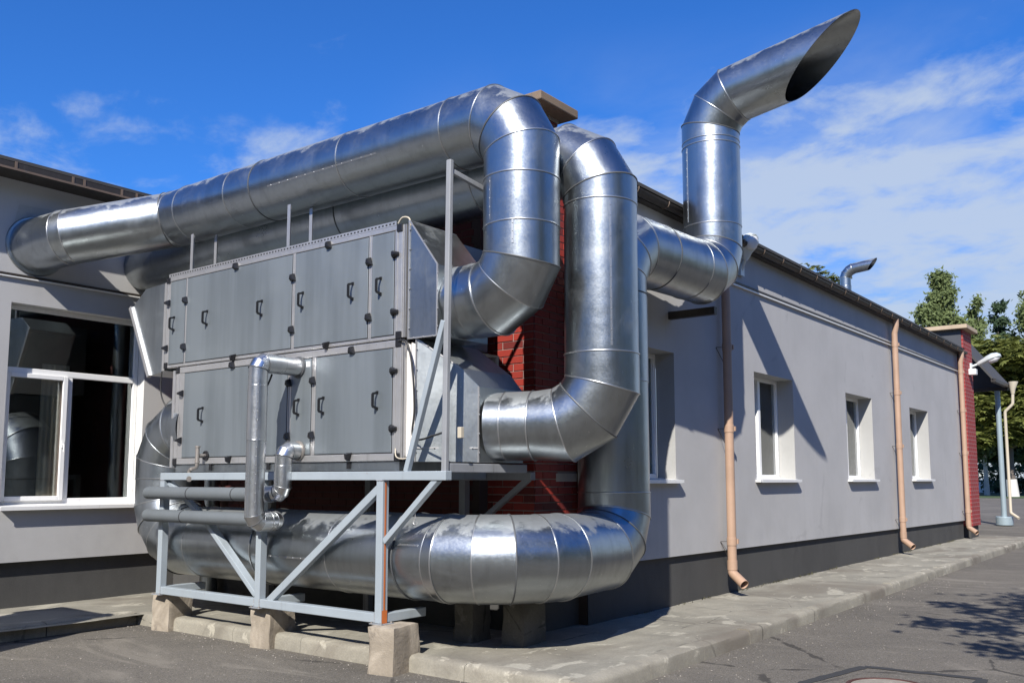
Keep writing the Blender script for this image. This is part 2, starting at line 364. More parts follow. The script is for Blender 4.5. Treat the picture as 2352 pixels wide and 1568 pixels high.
def leafmat(name, a, b):
    g = NT(name); n = g.noise(1.1, 3, .6); r = g.voro(4.5, outp='Color')
    c = g.mix(n, a, b); c = g.mix(g.math('MULTIPLY', g.sep(r)[0], .5), c, tuple(x*.55 for x in a))
    g.set('Base Color', c); g.set('Roughness', .55); g.set('Specular IOR Level', .3)
    tl = g.N('ShaderNodeBsdfTranslucent'); g.L(c, tl.inputs[0]); mx = g.N('ShaderNodeMixShader'); mx.inputs[0].default_value = .35
    g.L(g.b.outputs[0], mx.inputs[1]); g.L(tl.outputs[0], mx.inputs[2]); g.L(mx.outputs[0], g.out.inputs[0]); return g.m
M['birchleaf'] = leafmat('birch_leaves', (.14,.18,.07), (.20,.25,.10))
M['chestleaf'] = leafmat('chestnut_leaves', (.15,.185,.045), (.24,.245,.07))
M['darkleaf'] = leafmat('evergreen_needles', (.05,.09,.05), (.085,.125,.06))
M['bark'] = painted('grey_bark', (.12,.10,.085), .9, 0, .4, .6, .4)
M['birchbark'] = painted('pale_birch_bark', (.50,.48,.44), .85, 0, .3, 1.0, .3)
M['whitewash'] = painted('whitewash', (.60,.58,.54), .9, 0, .3, .8, .4)
M['dishwhite'] = painted('white_dish_paint', (.72,.72,.72), .4, .1, .05, .2)
M['lampgrey'] = painted('light_grey_lamp', (.55,.60,.60), .4, .2, .1, .2)
M['postblue'] = painted('blue_grey_post', (.28,.35,.39), .45, .2, .1, .3)

# ------------------------------------------------------------------ ground, walkway, kerbs
XW = -5.15; XL = -11.1; YE = 8.05; YB = 7.16
g = MB(); g.add([(-700,-300,0),(700,-300,0),(700,1500,0),(-700,1500,0)], [(0,1,2,3)])
o = g.build('asphalt_ground', M['asphalt'], kind='structure')
g = MB(); g.add([(-300,86,.006),(300,86,.006),(300,900,.006),(-300,900,.006)], [(0,1,2,3)])
g.build('lawn', M['grassy'], kind='structure')
ZW = .13
def wob(p, k=.012, s=1.7):
    q = Vector(p)*s; return Vector(p)+Vector((mnoise.noise(q), mnoise.noise(q+Vector((9,3,1))), mnoise.noise(q+Vector((2,7,5)))*.5))*k
wk = MB()
def sheet(x0,x1,y0,y1,z,nx,ny):
    V=[]; F=[]
    for j in range(ny+1):
        for i in range(nx+1):
            p=Vector((x0+(x1-x0)*i/nx, y0+(y1-y0)*j/ny, z)); p.z+=mnoise.noise(p*1.3)*.010+mnoise.noise(p*6)*.003; V.append(p)
    for j in range(ny):
        for i in range(nx): a=j*(nx+1)+i; F.append((a,a+1,a+nx+2,a+nx+1))
    wk.add(V,F)
sheet(-5.4,-3.86,5.86,27.0,ZW-.012,14,150); sheet(-9.5,-5.4,5.86,8.2,ZW-.012,36,20); sheet(-11.3,-9.5,-4.0,8.2,ZW-.012,16,80)
walk = wk.build('walkway', M['walk'], kind='structure', smooth=60)
kr = random.Random(3)
def kerb(p, q, wd=.14, h=ZW+.004, name='kerb_stone'):
    p=Vector(p); q=Vector(q); d=(q-p).normalized(); n=Vector((-d.y,d.x,0)); L=(q-p).length; K=max(2,int(L/.12)); loops=[]
    tilt=kr.uniform(-.006,.006)
    for i in range(K+1):
        c=p+d*(L*i/K)
        prof=[(0,-.1),(.004,h-.045),(.014,h-.016),(.04,h),(wd,h),(wd,-.1)]
        loops.append([c+n*a+Vector((0,0,b+tilt))+Vector((mnoise.noise((c+Vector((a*9,b*9,0)))*5)*.007,)*2+(mnoise.noise((c+Vector((a*9,b*9,3)))*6)*.006 if b>0 else 0,)) for a,b in prof])
    m=MB(); m.loft(loops); return m.build(name, M['kerb'], walk, smooth=40)
y=5.72
while y<27.0:
    L=kr.uniform(.95,1.05)
    kerb((-3.72+.004*(y-6)*-1, y,0),(-3.72-.004*(y+L-6), y+L-.005,0)); y+=L
x=-3.87
while x>-9.45:
    L=min(kr.uniform(.95,1.05), x+9.62)
    kerb((x-L+.005,5.72,0),(x,5.72,0)); x-=L
y=5.72
while y>-1:
    kerb((-9.62,y-1+.012,0),(-9.62,y,0)); y-=1
# loose grit along the kerb and over the asphalt
gr = random.Random(11); gm = MB()
def pebble(c, s):
    V=[]; 
    for dx,dy,dz in ((1,0,.2),(-.2,1,.1),(-1,-.1,.3),(.1,-1,.2),(0,0,1),(0,0,-.4)):
        V.append((c[0]+dx*s*gr.uniform(.6,1.2), c[1]+dy*s*gr.uniform(.6,1.2), c[2]+dz*s*gr.uniform(.5,.9)))
    gm.add(V, [(0,1,4),(1,2,4),(2,3,4),(3,0,4),(1,0,5),(2,1,5),(3,2,5),(0,3,5)])
for i in range(520):
    yy=gr.uniform(2.4,5.7)
    xx=gr.uniform(-9.6,-2.5)
    if gr.random()<.45: yy=5.7-abs(gr.gauss(0,.16))
    pebble((xx,yy,.002), gr.choice((.004,.005,.006,.007,.010)))
for i in range(280):
    xx=-3.70+abs(gr.gauss(0,.25)) if gr.random()<.6 else gr.uniform(-3.6,-.5)
    pebble((xx,gr.uniform(5.5,16),.002), gr.choice((.005,.006,.008,.010)))
for i in range(220):
    pebble((gr.uniform(-5.1,-3.9) if gr.random()<.5 else -5.12+abs(gr.gauss(0,.05)),gr.uniform(6.2,20),ZW-.004), gr.choice((.004,.006,.009)))
gm.build('loose_grit', plain('pale_grit',(.34,.31,.27),.95), kind='stuff')
# weeds / dry moss along the foot of the wall
ms=MB()
for i in range(900):
    t=gr.uniform(8.6,25); c=Vector((XW-.03+abs(gr.gauss(0,.03)), t, ZW-.008)); 
    if mnoise.noise(c*1.7)<0.02: continue
    a=gr.uniform(0,6.3); l=gr.uniform(.015,.045); d=Vector((math.cos(a),math.sin(a),gr.uniform(.2,1.0)))*l; s_=Vector((-d.y,d.x,0)).normalized()*.006
    ms.add([c-s_,c+s_,c+d],[(0,1,2)])
ms.build('wall_foot_moss', plain('dry_moss',(.075,.07,.03),.95), kind='stuff')

# ------------------------------------------------------------------ building shells
def wall_x(parent, name, mat, xw, y0, y1, z0, z1, ops, rd, revmat, thick=.35, zb=None):
    ys=sorted({y0,y1,*[a for o_ in ops for a in o_[:2]]}); zs=sorted({z0,z1,*[a for o_ in ops for a in o_[2:4]]})
    m=MB(); 
    def zf(yv,zv): return zb(yv) if (zb and zv==z0) else zv
    for j in range(len(ys)-1):
        for k in range(len(zs)-1):
            yc=(ys[j]+ys[j+1])/2; zc=(zs[k]+zs[k+1])/2
            if any(a<yc<b and c<zc<d for a,b,c,d in ops): continue
            ya,yb,za,zc2=ys[j],ys[j+1],zs[k],zs[k+1]
            m.add([(xw,ya,zf(ya,za)),(xw,yb,zf(yb,za)),(xw,yb,zc2),(xw,ya,zc2)],[(0,1,2,3)])
    # underside lip and outer ends
    m.add([(xw,y0,zf(y0,z0)),(xw,y1,zf(y1,z0)),(xw-.09,y1,zf(y1,z0)),(xw-.09,y0,zf(y0,z0))],[(0,1,2,3)])
    for yy in (y0,y1): m.add([(xw,yy,zf(yy,z0)),(xw-thick,yy,zf(yy,z0)),(xw-thick,yy,z1),(xw,yy,z1)],[(0,1,2,3)])
    wl=m.build(name, mat, parent)
    for a,b,c,d in ops:
        r=MB()
        for q in (([ (xw,a,c),(xw-rd,a,c),(xw-rd,a,d),(xw,a,d)]),([(xw,b,c),(xw-rd,b,c),(xw-rd,b,d),(xw,b,d)]),([(xw,a,d),(xw,b,d),(xw-rd,b,d),(xw-rd,a,d)]),([(xw,a,c),(xw,b,c),(xw-rd,b,c),(xw-rd,a,c)])):
            r.add(q,[(0,1,2,3)])
        r.build('window_reveal', revmat, wl)
    return wl
# main wing
bl = thing('building', 'long single-storey grey rendered wing with dark plinth and a row of small windows', 'building', (XW, YE, 0))
WINS=[(8.25,9.94),(12.36,13.86),(16.40,17.95),(20.64,22.20)]; WZ=(1.585,3.115)
zb=lambda yv: .70-.0085*(yv-9)
wmain=wall_x(bl,'wall',M['stucco'],XW,YE+.01,25.5,.62,4.86,[(a,b,*WZ) for a,b in WINS],.25,M['reveal'],zb=zb)
m=MB(); m.add([(XW-.045,YE,-.2),(XW-.045,25.47,-.2),(XW-.045,25.47,.75),(XW-.045,YE,.75)],[(0,1,2,3)]); m.add([(XW-.045,25.47,-.2),(XW-3,25.47,-.2),(XW-3,25.47,.75),(XW-.045,25.47,.75)],[(0,1,2,3)])
m.build('plinth',M['plinth'],bl)
m=MB(); m.bar((XW+.014,YE,4.270),(XW+.014,25.5,4.270+.09),.03,.042); m.build('string_course',M['brown'],bl,bevel=.004)
m=MB(); m.bar((XW+.018,YE,4.238),(XW+.018,25.5,4.238+.09),.034,.018); m.build('drip_edge',M['white_sill'],bl)
# roof
m=MB(); ex=-5.0
m.prism([(ex,YE-.25,4.90),(ex,YE-.25,4.94),(-9.6,YE-.25,6.05),(-15,YE-.25,4.9),(-15,YE-.25,4.86),(-9.6,YE-.25,6.0)],(0,25.7-YE+.25,0))
roof=m.build('roof',M['roofsheet'],bl)
m=MB(); m.box((-11.05,YB-.22,4.845),(-5.35,YE-.26,4.90)); m.build('roof_apron',M['roofsheet'],bl)
m=MB(); m.box((XW-.02,YE-.2,4.785),(ex-.05,25.65,4.845)); m.build('soffit',M['brown'],bl)
def halfgutter(parent, x, y0, y1, z, r, mat, n=9):
    m=MB(); A=[]; 
    for yy in (y0,y1):
        A.append([(x+r*math.sin(a),yy,z-r*math.cos(a)) for a in [(-90+180*k/(n-1))*math.pi/180 for k in range(n)]]+[(x+(r-.006)*math.sin(a),yy,z-(r-.006)*math.cos(a)) for a in [(90-180*k/(n-1))*math.pi/180 for k in range(n)]])
    m.loft(A); return m.build('gutter',mat,parent,smooth=50)
GZ=4.838
gut=halfgutter(bl,-5.0,YE-.3,25.75,GZ,.062,M['brown'])
bk=MB(); 
bk.tube([( -5.0+.066*math.sin(a),0,GZ-.066*math.cos(a)) for a in [math.pi*(-.55+1.1*k/8) for k in range(9)]],.006,6)
bkm=bk.mesh('gutter_bracket',Vector((-5.0,0,GZ))); bkm.materials.append(M['rust_strip'])
yy=YE
while yy<25.6: inst(bkm,'gutter_bracket',(-5.0,yy,GZ),gut); yy+=.72
# end wall in brick and the far side
def bricks_joined(P0, ux, nx_len, z0, z1, nrm, mat, parent, name, L=.25, H=.065, J=.011, skip=None, depth=.03):
    m=MB(); row=0; z=z0
    while z<z1:
        s_=-(L+J)/2 if row%2 else 0
        while s_<nx_len:
            a=max(0,s_); b=min(nx_len,s_+L)
            if b-a>.03 and not (skip and skip(a,b,z)):
                p=Vector(P0)+Vector(ux)*a; q=Vector(P0)+Vector(ux)*b
                off=Vector(nrm)*(.006+random.uniform(-.0015,.0015))
                P=[p+off,q+off,q+off+Vector((0,0,H)),p+off+Vector((0,0,H))]; B=[v-Vector(nrm)*depth for v in P]
                for v in P+B: v.z+=z
                m.add(P+B,[(0,1,2,3),(0,4,5,1),(1,5,6,2),(2,6,7,3),(3,7,4,0)])
            s_+=L+J
        z+=H+J; row+=1
    return m.build(name,mat,parent,kind='stuff')
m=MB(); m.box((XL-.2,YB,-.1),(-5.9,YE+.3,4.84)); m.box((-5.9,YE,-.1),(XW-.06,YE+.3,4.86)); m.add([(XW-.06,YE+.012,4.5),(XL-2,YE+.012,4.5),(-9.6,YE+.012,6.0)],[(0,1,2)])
ew=m.build('end_wall',M['mortar_shade'],bl)
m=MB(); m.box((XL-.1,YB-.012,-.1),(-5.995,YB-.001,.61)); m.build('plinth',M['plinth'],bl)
bricks_joined((XL,YB,0),(1,0,0),-5.99-XL,.62,4.83,(0,-1,0),M['brick_shade'],ew,'brickwork')
# windows of the main wing
def window_main(y0,y1):
    wd=bpy.data.objects.new('window',None); C.objects.link(wd); wd.parent=bl; wd.location=Vector((XW-.25,y0,WZ[0]))-wpos(bl)
    xo=XW-.25; t=.055; z0,z1=WZ
    f=MB(); 
    for a,b in (((xo-.07,y0,z0),(xo,y0+t,z1)),((xo-.07,y1-t,z0),(xo,y1,z1)),((xo-.07,y0+t,z1-t),(xo,y1-t,z1)),((xo-.07,y0+t,z0),(xo+.02,y1-t,z0+.075))): f.box(a,b)
    ym=y0+(y1-y0)*.5; f.box((xo-.065,ym-.045,z0+.075),(xo+.006,ym+.045,z1-t))
    f.build('frame',M['white'],wd,bevel=.006)
    for a,b in ((y0+t,ym-.045),(ym+.045,y1-t)):
        p=MB(); p.box((xo-.045,a,z0+.075),(xo-.037,b,z1-t)); p.build('pane',M['glass'],wd)
    s_=MB(); s_.prism([(xo,y0+.004,z0+.028),(XW+.085,y0+.004,z0+.004),(XW+.085,y0+.004,z0-.035),(XW+.075,y0+.004,z0-.035),(XW+.075,y0+.004,z0-.006),(xo,y0+.004,z0+.016)],(0,y1-y0-.008,0))
    s_.box((XW+.003,y0-.05,z0-.030),(XW+.083,y0+.004,z0+.004)); s_.box((XW+.003,y1-.004,z0-.030),(XW+.083,y1+.05,z0+.004))
    s_.build('sill',M['white_sill'],wd)
    c=MB(); V=[];n=40
    for k in range(n+1):
        yy=y0+(y1-y0)*k/n; xx=xo-.215+.012*math.sin(k*1.9)
        V+= [(xx,yy,z0-.02),(xx,yy,z1)]
    c.add(V,[(2*k,2*k+2,2*k+3,2*k+1) for k in range(n)]); c.build('curtain',M['net'],wd,smooth=60)
    r=MB(); r.box((xo-.26,y0-.05,z0-.1),(xo-.25,y1+.05,z1+.1)); r.box((xo-.249,y0-.06,z0-.02),(xo-.071,y1+.06,z0-.005)); r.build('inner_board',M['white'],wd)
    return wd
for a,b in WINS: window_main(a,b)
# plants on the inner sills
def plant(loc, label, h, flower=None, seed=0):
    rr=random.Random(seed); t=thing('potted_plant',label,'plant',loc)
    L=Vector(loc); p=MB(); p.tube([L,L+Vector((0,0,.13))],[.055,.075],14); p.build('pot',M['pot'],t,smooth=40)
    f=MB()
    for i in range(26):
        a=rr.uniform(0,6.28); hh=h*rr.uniform(.5,1); lean=rr.uniform(.06,.26); b0=L+Vector((0,0,.12)); prev=None
        pts=[b0+Vector((0.25*math.cos(a)*lean*s_**1.6,math.sin(a)*lean*s_**1.6*1.3,hh*(s_-.35*s_**3))) for s_ in (0,.25,.5,.75,1)]
        wd=.018
        V=[]; 
        for k,q in enumerate(pts):
            ww=wd*(1-abs(k-2)/2.6); V+=[q+Vector((0,-ww,0)),q+Vector((0,ww,0))]
        f.add(V,[(2*k,2*k+1,2*k+3,2*k+2) for k in range(4)])
    f.build('leaves',M['leafin'],t)
    if flower:
        fl=MB()
        for i in range(5):
            c=L+Vector((rr.uniform(-.04,.06),rr.uniform(-.1,.1),h*rr.uniform(.85,1.05)))
            for k in range(6):
                a=k*1.05; d=Vector((.3*math.cos(a),math.cos(a),math.sin(a)))*.035; e=Vector((.3*math.sin(a),-math.sin(a),math.cos(a)))*.015
                fl.add([c,c+d-e,c+d*1.3,c+d+e],[(0,1,2,3)])
        fl.build('petals',M['petal'],t)
plant((XW-.39,13.45,WZ[0]+.0),'long-leaved pot plant behind the window nearest the tan downpipe in the foreground',.62,None,1)
plant((XW-.39,13.15,WZ[0]+.0),'bushy pot plant beside the long-leaved one behind the same window',.42,None,2)
plant((XW-.39,17.45,WZ[0]+.0),'pot plant with red flowers behind the third window along the wall',.36,True,3)
plant((XW-.39,21.75,WZ[0]+.0),'leafy pot plant behind the farthest window of the long wall',.40,None,4)

# left wing
lw = thing('building', 'left wing of grey rendered building with large white window', 'building', (XL, 4, 0))
LO=(4.84,6.56,1.28,3.66)
wl=wall_x(lw,'wall',M['stucco'],XL,-6,YE,.645,5.15,[LO],.16,M['jamb'])
m=MB(); m.add([(XL-.085,-6,-.2),(XL-.085,YE,-.2),(XL-.085,YE,.75),(XL-.085,-6,.75)],[(0,1,2,3)]); m.build('plinth',M['plinth'],lw)
m=MB(); m.bar((XL+.012,-6,3.967),(XL+.012,YE,3.987),.026,.032); m.build('string_course',M['brown'],lw,bevel=.004)
m=MB(); m.bar((XL+.015,-6,3.942),(XL+.015,YE,3.962),.030,.014); m.build('drip_edge',M['white_sill'],lw)
EX=XL+.42
m=MB(); m.prism([(EX,-6.2,5.19),(EX,-6.2,5.235),(-15,-6.2,6.2),(-19,-6.2,5.2),(-19,-6.2,5.16),(-15,-6.2,6.15)],(0,YE+6.4,0)); m.build('roof',M['roofsheet'],lw)
m=MB(); m.box((XL-.02,-6.2,5.12),(EX-.03,YE+.1,5.16)); m.build('soffit',M['brown'],lw)
m=MB(); m.box((EX-.028,-6.2,5.10),(EX+.0,YE+.1,5.20)); m.build('fascia',M['brown'],lw,bevel=.004)
m=MB(); m.box((EX+.002,-6.2,5.098),(EX+.012,YE+.1,5.122)); m.build('fascia_strip',M['rust_strip'],lw)
fj=MB(); fj.box((EX+.001,-.014,-.045),(EX+.007,.014,.045)); fjm=fj.mesh('fascia_joint',Vector((EX,0,0))); fjm.materials.append(M['rust_strip'])
for yy in (4.62,5.28,5.42,5.9,6.1,6.22): inst(fjm,'fascia_joint',(EX,yy,5.155),lw)
wd=bpy.data.objects.new('window',None); C.objects.link(wd); wd.parent=lw; wd.location=Vector((XL-.16,LO[0],LO[2]))-wpos(lw); wd['label']='large white window with top light and two lower sashes'
xo=XL-.16; t=.06; y0,y1,z0,z1=LO; tz=2.845; my=5.655
f=MB()
for a,b in (((xo-.07,y0,z0),(xo,y0+t,z1)),((xo-.07,y1-t,z0),(xo,y1,z1)),((xo-.07,y0+t,z1-.05),(xo,y1-t,z1)),((xo-.07,y0+t,z0),(xo,y1-t,z0+.085)),((xo-.068,y0+t,tz),(xo+.004,y1-t,tz+.075)),((xo-.066,my-.04,z0+.085),(xo+.003,my+.04,tz))): f.box(a,b)
f.build('frame',M['white'],wd,bevel=.006)
s_=MB(); ya,yb,za,zb2=y0+.04,my-.03,z0+.06,tz+.01
for a,b in (((xo+.005,ya,za),(xo+.035,ya+.06,zb2)),((xo+.005,yb-.06,za),(xo+.035,yb,zb2)),((xo+.005,ya+.06,zb2-.055),(xo+.035,yb-.06,zb2)),((xo+.005,ya+.06,za),(xo+.035,yb-.06,za+.055))): s_.box(a,b)
s_.build('sash',M['white'],wd,bevel=.006)
for a,b,c,d in ((y0+t,y1-t,tz+.075,z1-.05),(ya+.06,yb-.06,za+.055,zb2-.055),(my+.04,y1-t,z0+.085,tz)):
    p=MB(); p.box((xo-.04,a,c),(xo-.033,b,d)); p.build('pane',M['glass'],wd)
s_=MB(); s_.prism([(xo,y0-.03,z0+.025),(XL+.10,y0-.03,z0+.002),(XL+.10,y0-.03,z0-.04),(XL+.09,y0-.03,z0-.04),(XL+.09,y0-.03,z0-.008),(xo,y0-.03,z0+.012)],(0,y1-y0+.06,0)); s_.build('sill',M['white_sill'],wd)
h=MB(); h.box((xo+.036,yb-.05,1.98),(xo+.05,yb-.02,2.06)); h.tube([(xo+.05,yb-.035,2.02),(xo+.075,yb-.035,2.02),(xo+.075,yb-.035,1.93)],.008,8); h.build('handle',M['white'],wd,smooth=40)
cu=MB(); V=[];n=50
for k in range(n+1):
    yy=5.34+.34*k/n; xx=xo-.062+.004*math.sin(k*.7); V+=[(xx,yy,1.2),(xx,yy,3.0)]
cu.add(V,[(2*k,2*k+2,2*k+3,2*k+1) for k in range(n)]); cu.build('curtain',M['curtain'],wd,smooth=60)
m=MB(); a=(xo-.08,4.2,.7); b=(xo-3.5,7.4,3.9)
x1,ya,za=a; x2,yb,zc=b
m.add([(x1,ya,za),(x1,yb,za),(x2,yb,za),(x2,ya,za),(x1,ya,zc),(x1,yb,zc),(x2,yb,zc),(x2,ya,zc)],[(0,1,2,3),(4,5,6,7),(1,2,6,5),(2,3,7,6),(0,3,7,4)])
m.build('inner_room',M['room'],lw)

# chimney
YC=7.3; XC=-5.32; CX0=-5.98
ch=thing('chimney','red brick chimney with sandy concrete cap rising behind the ducts','chimney',((XC+CX0)/2,(YC+YE)/2,ZW))
m=MB(); m.box((CX0,YC,-.1),(XC,YE-.002,4.83)); m.box((CX0,YC,4.83),(XC,7.72,5.36)); m.build('core',M['mortar'],ch)
BL,BH,BJ=.25,.066,.011
bf={}
def brick_mesh(L, ax):
    key=(round(L,3),ax)
    if key not in bf:
        b=MB()
        if ax=='x': b.box((0,-.008,0),(L,.03,BH))
        else: b.box((-.03,0,0),(.008,L,BH))
        me=b.mesh('brick'); me.materials.append(M['brick']); bf[key]=me
    return bf[key]
jn=MB(); row=0; z=ZW+.01; cnt=0
while z<5.34:
    if z<.60: z+=BH+BJ; row+=1; continue
    vis_f=(1.02<z<1.72) or (2.55<z<3.3) or (4.85<z)
    vis_s=(.95<z<1.75) or (3.55<z)
    # front face: measured leftwards from the corner
    s_=0.0; first=BL if row%2 else BL*.5
    k=0
    while s_<XC-CX0-.02:
        L=first if k==0 else BL; L=min(L,XC-CX0-s_)
        j=random.uniform(-.002,.002); p=(XC-s_-L,YC+j,z)
        if vis_f and s_<.9: inst(brick_mesh(L,'x'),'brick',p,ch); cnt+=1
        else: jn.box((p[0],YC-.008+j,z),(p[0]+L,YC+.03,z+BH))
        s_+=L+BJ; k+=1
    s_=0.0; first=BL*.5 if row%2 else BL; k=0
    ylim=(YE-YC) if z<4.75 else (7.724-YC)
    while s_<ylim-.02:
        L=first if k==0 else BL; L=min(L,ylim-s_-.004)
        j=random.uniform(-.002,.002); a0=.0085 if k==0 else 0
        if abs(z-1.595)<.04 and s_>.3: s_+=L+BJ; k+=1; continue
        if vis_s: inst(brick_mesh(L-a0,'y'),'brick',(XC+j,YC+s_+a0,z),ch); cnt+=1
        else: jn.box((XC-.03,YC+s_+a0,z),(XC+.008+j,YC+s_+L,z+BH))
        s_+=L+BJ; k+=1
    z+=BH+BJ; row+=1
jn.build('brickwork',M['brick'],ch,kind='stuff')
m=MB(); m.box((CX0-.012,YC-.014,-.1),(XC+.014,YE-.003,.60)); m.build('plinth',M['plinth'],ch)
m=MB(); m.box((XC+.0005,YC+.36,1.572),(XC+.009,YE-.01,1.655)); m.build('rendered_patch',M['brickpatch'],ch)
m=MB(); m.box((CX0-.13,YC-.15,5.365),(XC+.20,7.83,5.46)); m.build('cap',M['capstone'],ch,bevel=.012)
m=MB(); m.box((CX0-.02,YC-.015,5.325),(XC+.015,7.735,5.364)); m.build('cap_bed',M['mortar'],ch)

# ------------------------------------------------------------------ ducts
def fillet(pts, Rs, ns):
    """polyline with mitred elbows: returns list of joint positions"""
    pts=[Vector(p) for p in pts]; out=[pts[0]]
    for i in range(1,len(pts)-1):
        p=pts[i]; d0=(p-pts[i-1]).normalized(); d1=(pts[i+1]-p).normalized(); th=d0.angle(d1)
        Rr=Rs[i-1]; n=ns[i-1]
        if n<=1 or Rr<=0: out.append(p); continue
        tl=Rr*math.tan(th/2); c=p+((d1-d0).normalized())*(Rr/math.cos(th/2))
        a=(p-d0*tl)-c; ax=d0.cross(d1).normalized()
        for k in range(n):
            ang=(k+.5)*th/n; out.append(c+(Matrix.Rotation(ang,3,ax)@a)*(1/math.cos(th/(2*n))))
    out.append(pts[-1]); return out
def with_seams(path, seams):
    """insert straight joints: seams are (segment start point test) absolute points projected on the path"""
    P=list(path)
    for s_ in seams:
        s_=Vector(s_); best=None
        for i in range(len(P)-1):
            d=P[i+1]-P[i]; t=(s_-P[i]).dot(d)/d.length_squared
            if .02<t<.98:
                q=P[i]+d*t; e=(q-s_).length
                if best is None or e<best[0]: best=(e,i,q)
        if best: P.insert(best[1]+1,best[2])
    return P
def make_duct(root, path, r, mat, N=64, bead=.0075, seammat=None, cut_end=None, first_seam=False, rend=None, lightseams=(), nobead=(), thickend=False):
    path=[Vector(p) for p in path]; m=len(path)
    rs=r if isinstance(r,(list,tuple)) else [r]*m
    D=[(path[i+1]-path[i]).normalized() for i in range(m-1)]
    ref=Vector((0,0,1)) if abs(D[0].z)<.9 else Vector((0,1,0)); u=D[0].cross(ref).normalized()
    rings=[]
    for i in range(m-1):
        d=D[i]; u=(u-d*u.dot(d)).normalized(); v=d.cross(u)
        n0=(D[i-1]+d).normalized() if i>0 else d
        n1=(d+D[i+1]).normalized() if i<m-2 else (Vector(cut_end).normalized() if cut_end else d)
        wob_=.0018*(1 if i%2 else -1); A=[];B=[]
        L=(path[i+1]-path[i]).length
        for k in range(N):
            a=2*math.pi*k/N; e=u*math.cos(a)+v*math.sin(a)
            o0=e*(rs[i]+wob_); o1=e*(rs[i+1]+wob_)
            A.append(path[i]+o0-d*(o0.dot(n0)/d.dot(n0))); B.append(path[i+1]+o1-d*(o1.dot(n1)/d.dot(n1)))
        # a small rolled lip at each end
        def lerp(X,Y,t): return [x.lerp(y,t) for x,y in zip(X,Y)]
        e_=min(.3,.018/max(L,.05))
        lip=[path[i]+(q-path[i])*1.0 for q in A]
        mb=MB(); loops=[A]+[lerp(A,B,t) for t in ([k_/8 for k_ in range(1,8)] if L>.8 else [.5])]+[B]
        mb.loft(loops,caps=False)
        if thickend and i==m-2:
            pass
        o=mb.build('duct_section',mat,root,smooth=50)
        if thickend and i==m-2:
            md=o.modifiers.new('thick','SOLIDIFY'); md.thickness=.006; md.offset=-1; es=o.modifiers.new('split','EDGE_SPLIT'); es.split_angle=R(40)
        rings.append((A,B,path[i],path[i+1],d))
    for i in range(1,m-1):
        if i in nobead: continue
        B=rings[i-1][1]; c=path[i]; pts=[c+(q-c)*1.004 for q in B]; pts.append(pts[0]); pts.append(pts[1])
        mb=MB(); n=6; V=[];F=[]; P=pts[:-2]; K=len(P)
        for k in range(K):
            t=(P[(k+1)%K]-P[k-1]).normalized(); rad=(P[k]-c).normalized(); rad=(rad-t*rad.dot(t)).normalized(); bi=t.cross(rad)
            for j in range(n):
                a=2*math.pi*j/n; V.append(P[k]+(rad*math.cos(a)*.8+bi*math.sin(a))*bead)
        for k in range(K):
            for j in range(n): F.append((k*n+j,((k+1)%K)*n+j,((k+1)%K)*n+(j+1)%n,k*n+(j+1)%n))
        mb.add(V,F); mb.build('seam_ring',M['seam'] if (i%4) else M['seam_dark'],root,smooth=60)
    return rings
def rivet_strip(root, a, b, n, mat, wd=.022, out=(0,-1,0), name='lap_joint'):
    a=Vector(a); b=Vector(b); m=MB(); m.bar(a,b,wd,.004,out); 
    for k in range(n):
        c=a.lerp(b,(k+.5)/n)+Vector(out)*.002; u=(b-a).normalized(); v=Vector(out).cross(u).normalized()
        m.loft([circ(c,u,v,.006,6),circ(c+Vector(out)*.004,u,v,.003,6)])
    return m.build(name,mat,root)

D1Y=6.07; r1=.324
d1=thing('ventilation_duct','nearest round steel duct looping from upper unit over the top into left wing','duct',(-5.2,D1Y,3.14))
p1=fillet([(-5.22,D1Y,3.14),(-4.55,D1Y,3.14),(-4.55,D1Y,4.69),(-9.72,D1Y,4.69),(-10.62,5.24,4.44),(-11.3,5.04,4.36)],[.40,.41,.30,.30],[3,3,2,2])
p1=with_seams(p1,[(-5.03,D1Y,3.14),(-4.55,D1Y,3.70),(-4.55,D1Y,4.11),(-5.22,D1Y,4.69),(-6.55,D1Y,4.69),(-7.9,D1Y,4.69),(-8.35,D1Y,4.69),(-9.3,D1Y,4.69)])
make_duct(d1,p1,r1,M['galv'])
m=MB(); A=circ((XL+.004,5.09,4.37),(0,1,0),(0,0,1),.36,40); B=circ((XL+.018,5.09,4.37),(0,1,0),(0,0,1),.35,40); m.loft([A,B]); m.build('wall_collar',M['sheet'],d1,smooth=40)
m=MB(); m.add([(XL+.003,4.80,4.50),(XL+.003,5.35,4.50),(XL+.003,5.28,4.86),(XL+.003,4.86,4.84)],[(0,1,2,3)]); m.build('plaster_patch',M['reveal'],lw)

d2=thing('ventilation_duct','round steel duct rising beside the nearest loop from the lower unit and turning back over','duct',(-5.06,6.35,2.06))
r2=.321
p2=fillet([(-5.08,6.34,2.055),(-4.16,6.70,2.07),(-4.16,6.70,4.45),(-11.3,6.52,4.36)],[.46,.46],[3,3])
p2=with_seams(p2,[(-4.95,6.40,2.06),(-4.72,6.48,2.06),(-4.16,6.7,2.66),(-4.16,6.7,3.97),(-5.4,6.65,4.44),(-7.2,6.6,4.4),(-9.2,6.55,4.4)])
make_duct(d2,p2,[.302]*3+[r2]*(len(p2)-3),M['galv'])

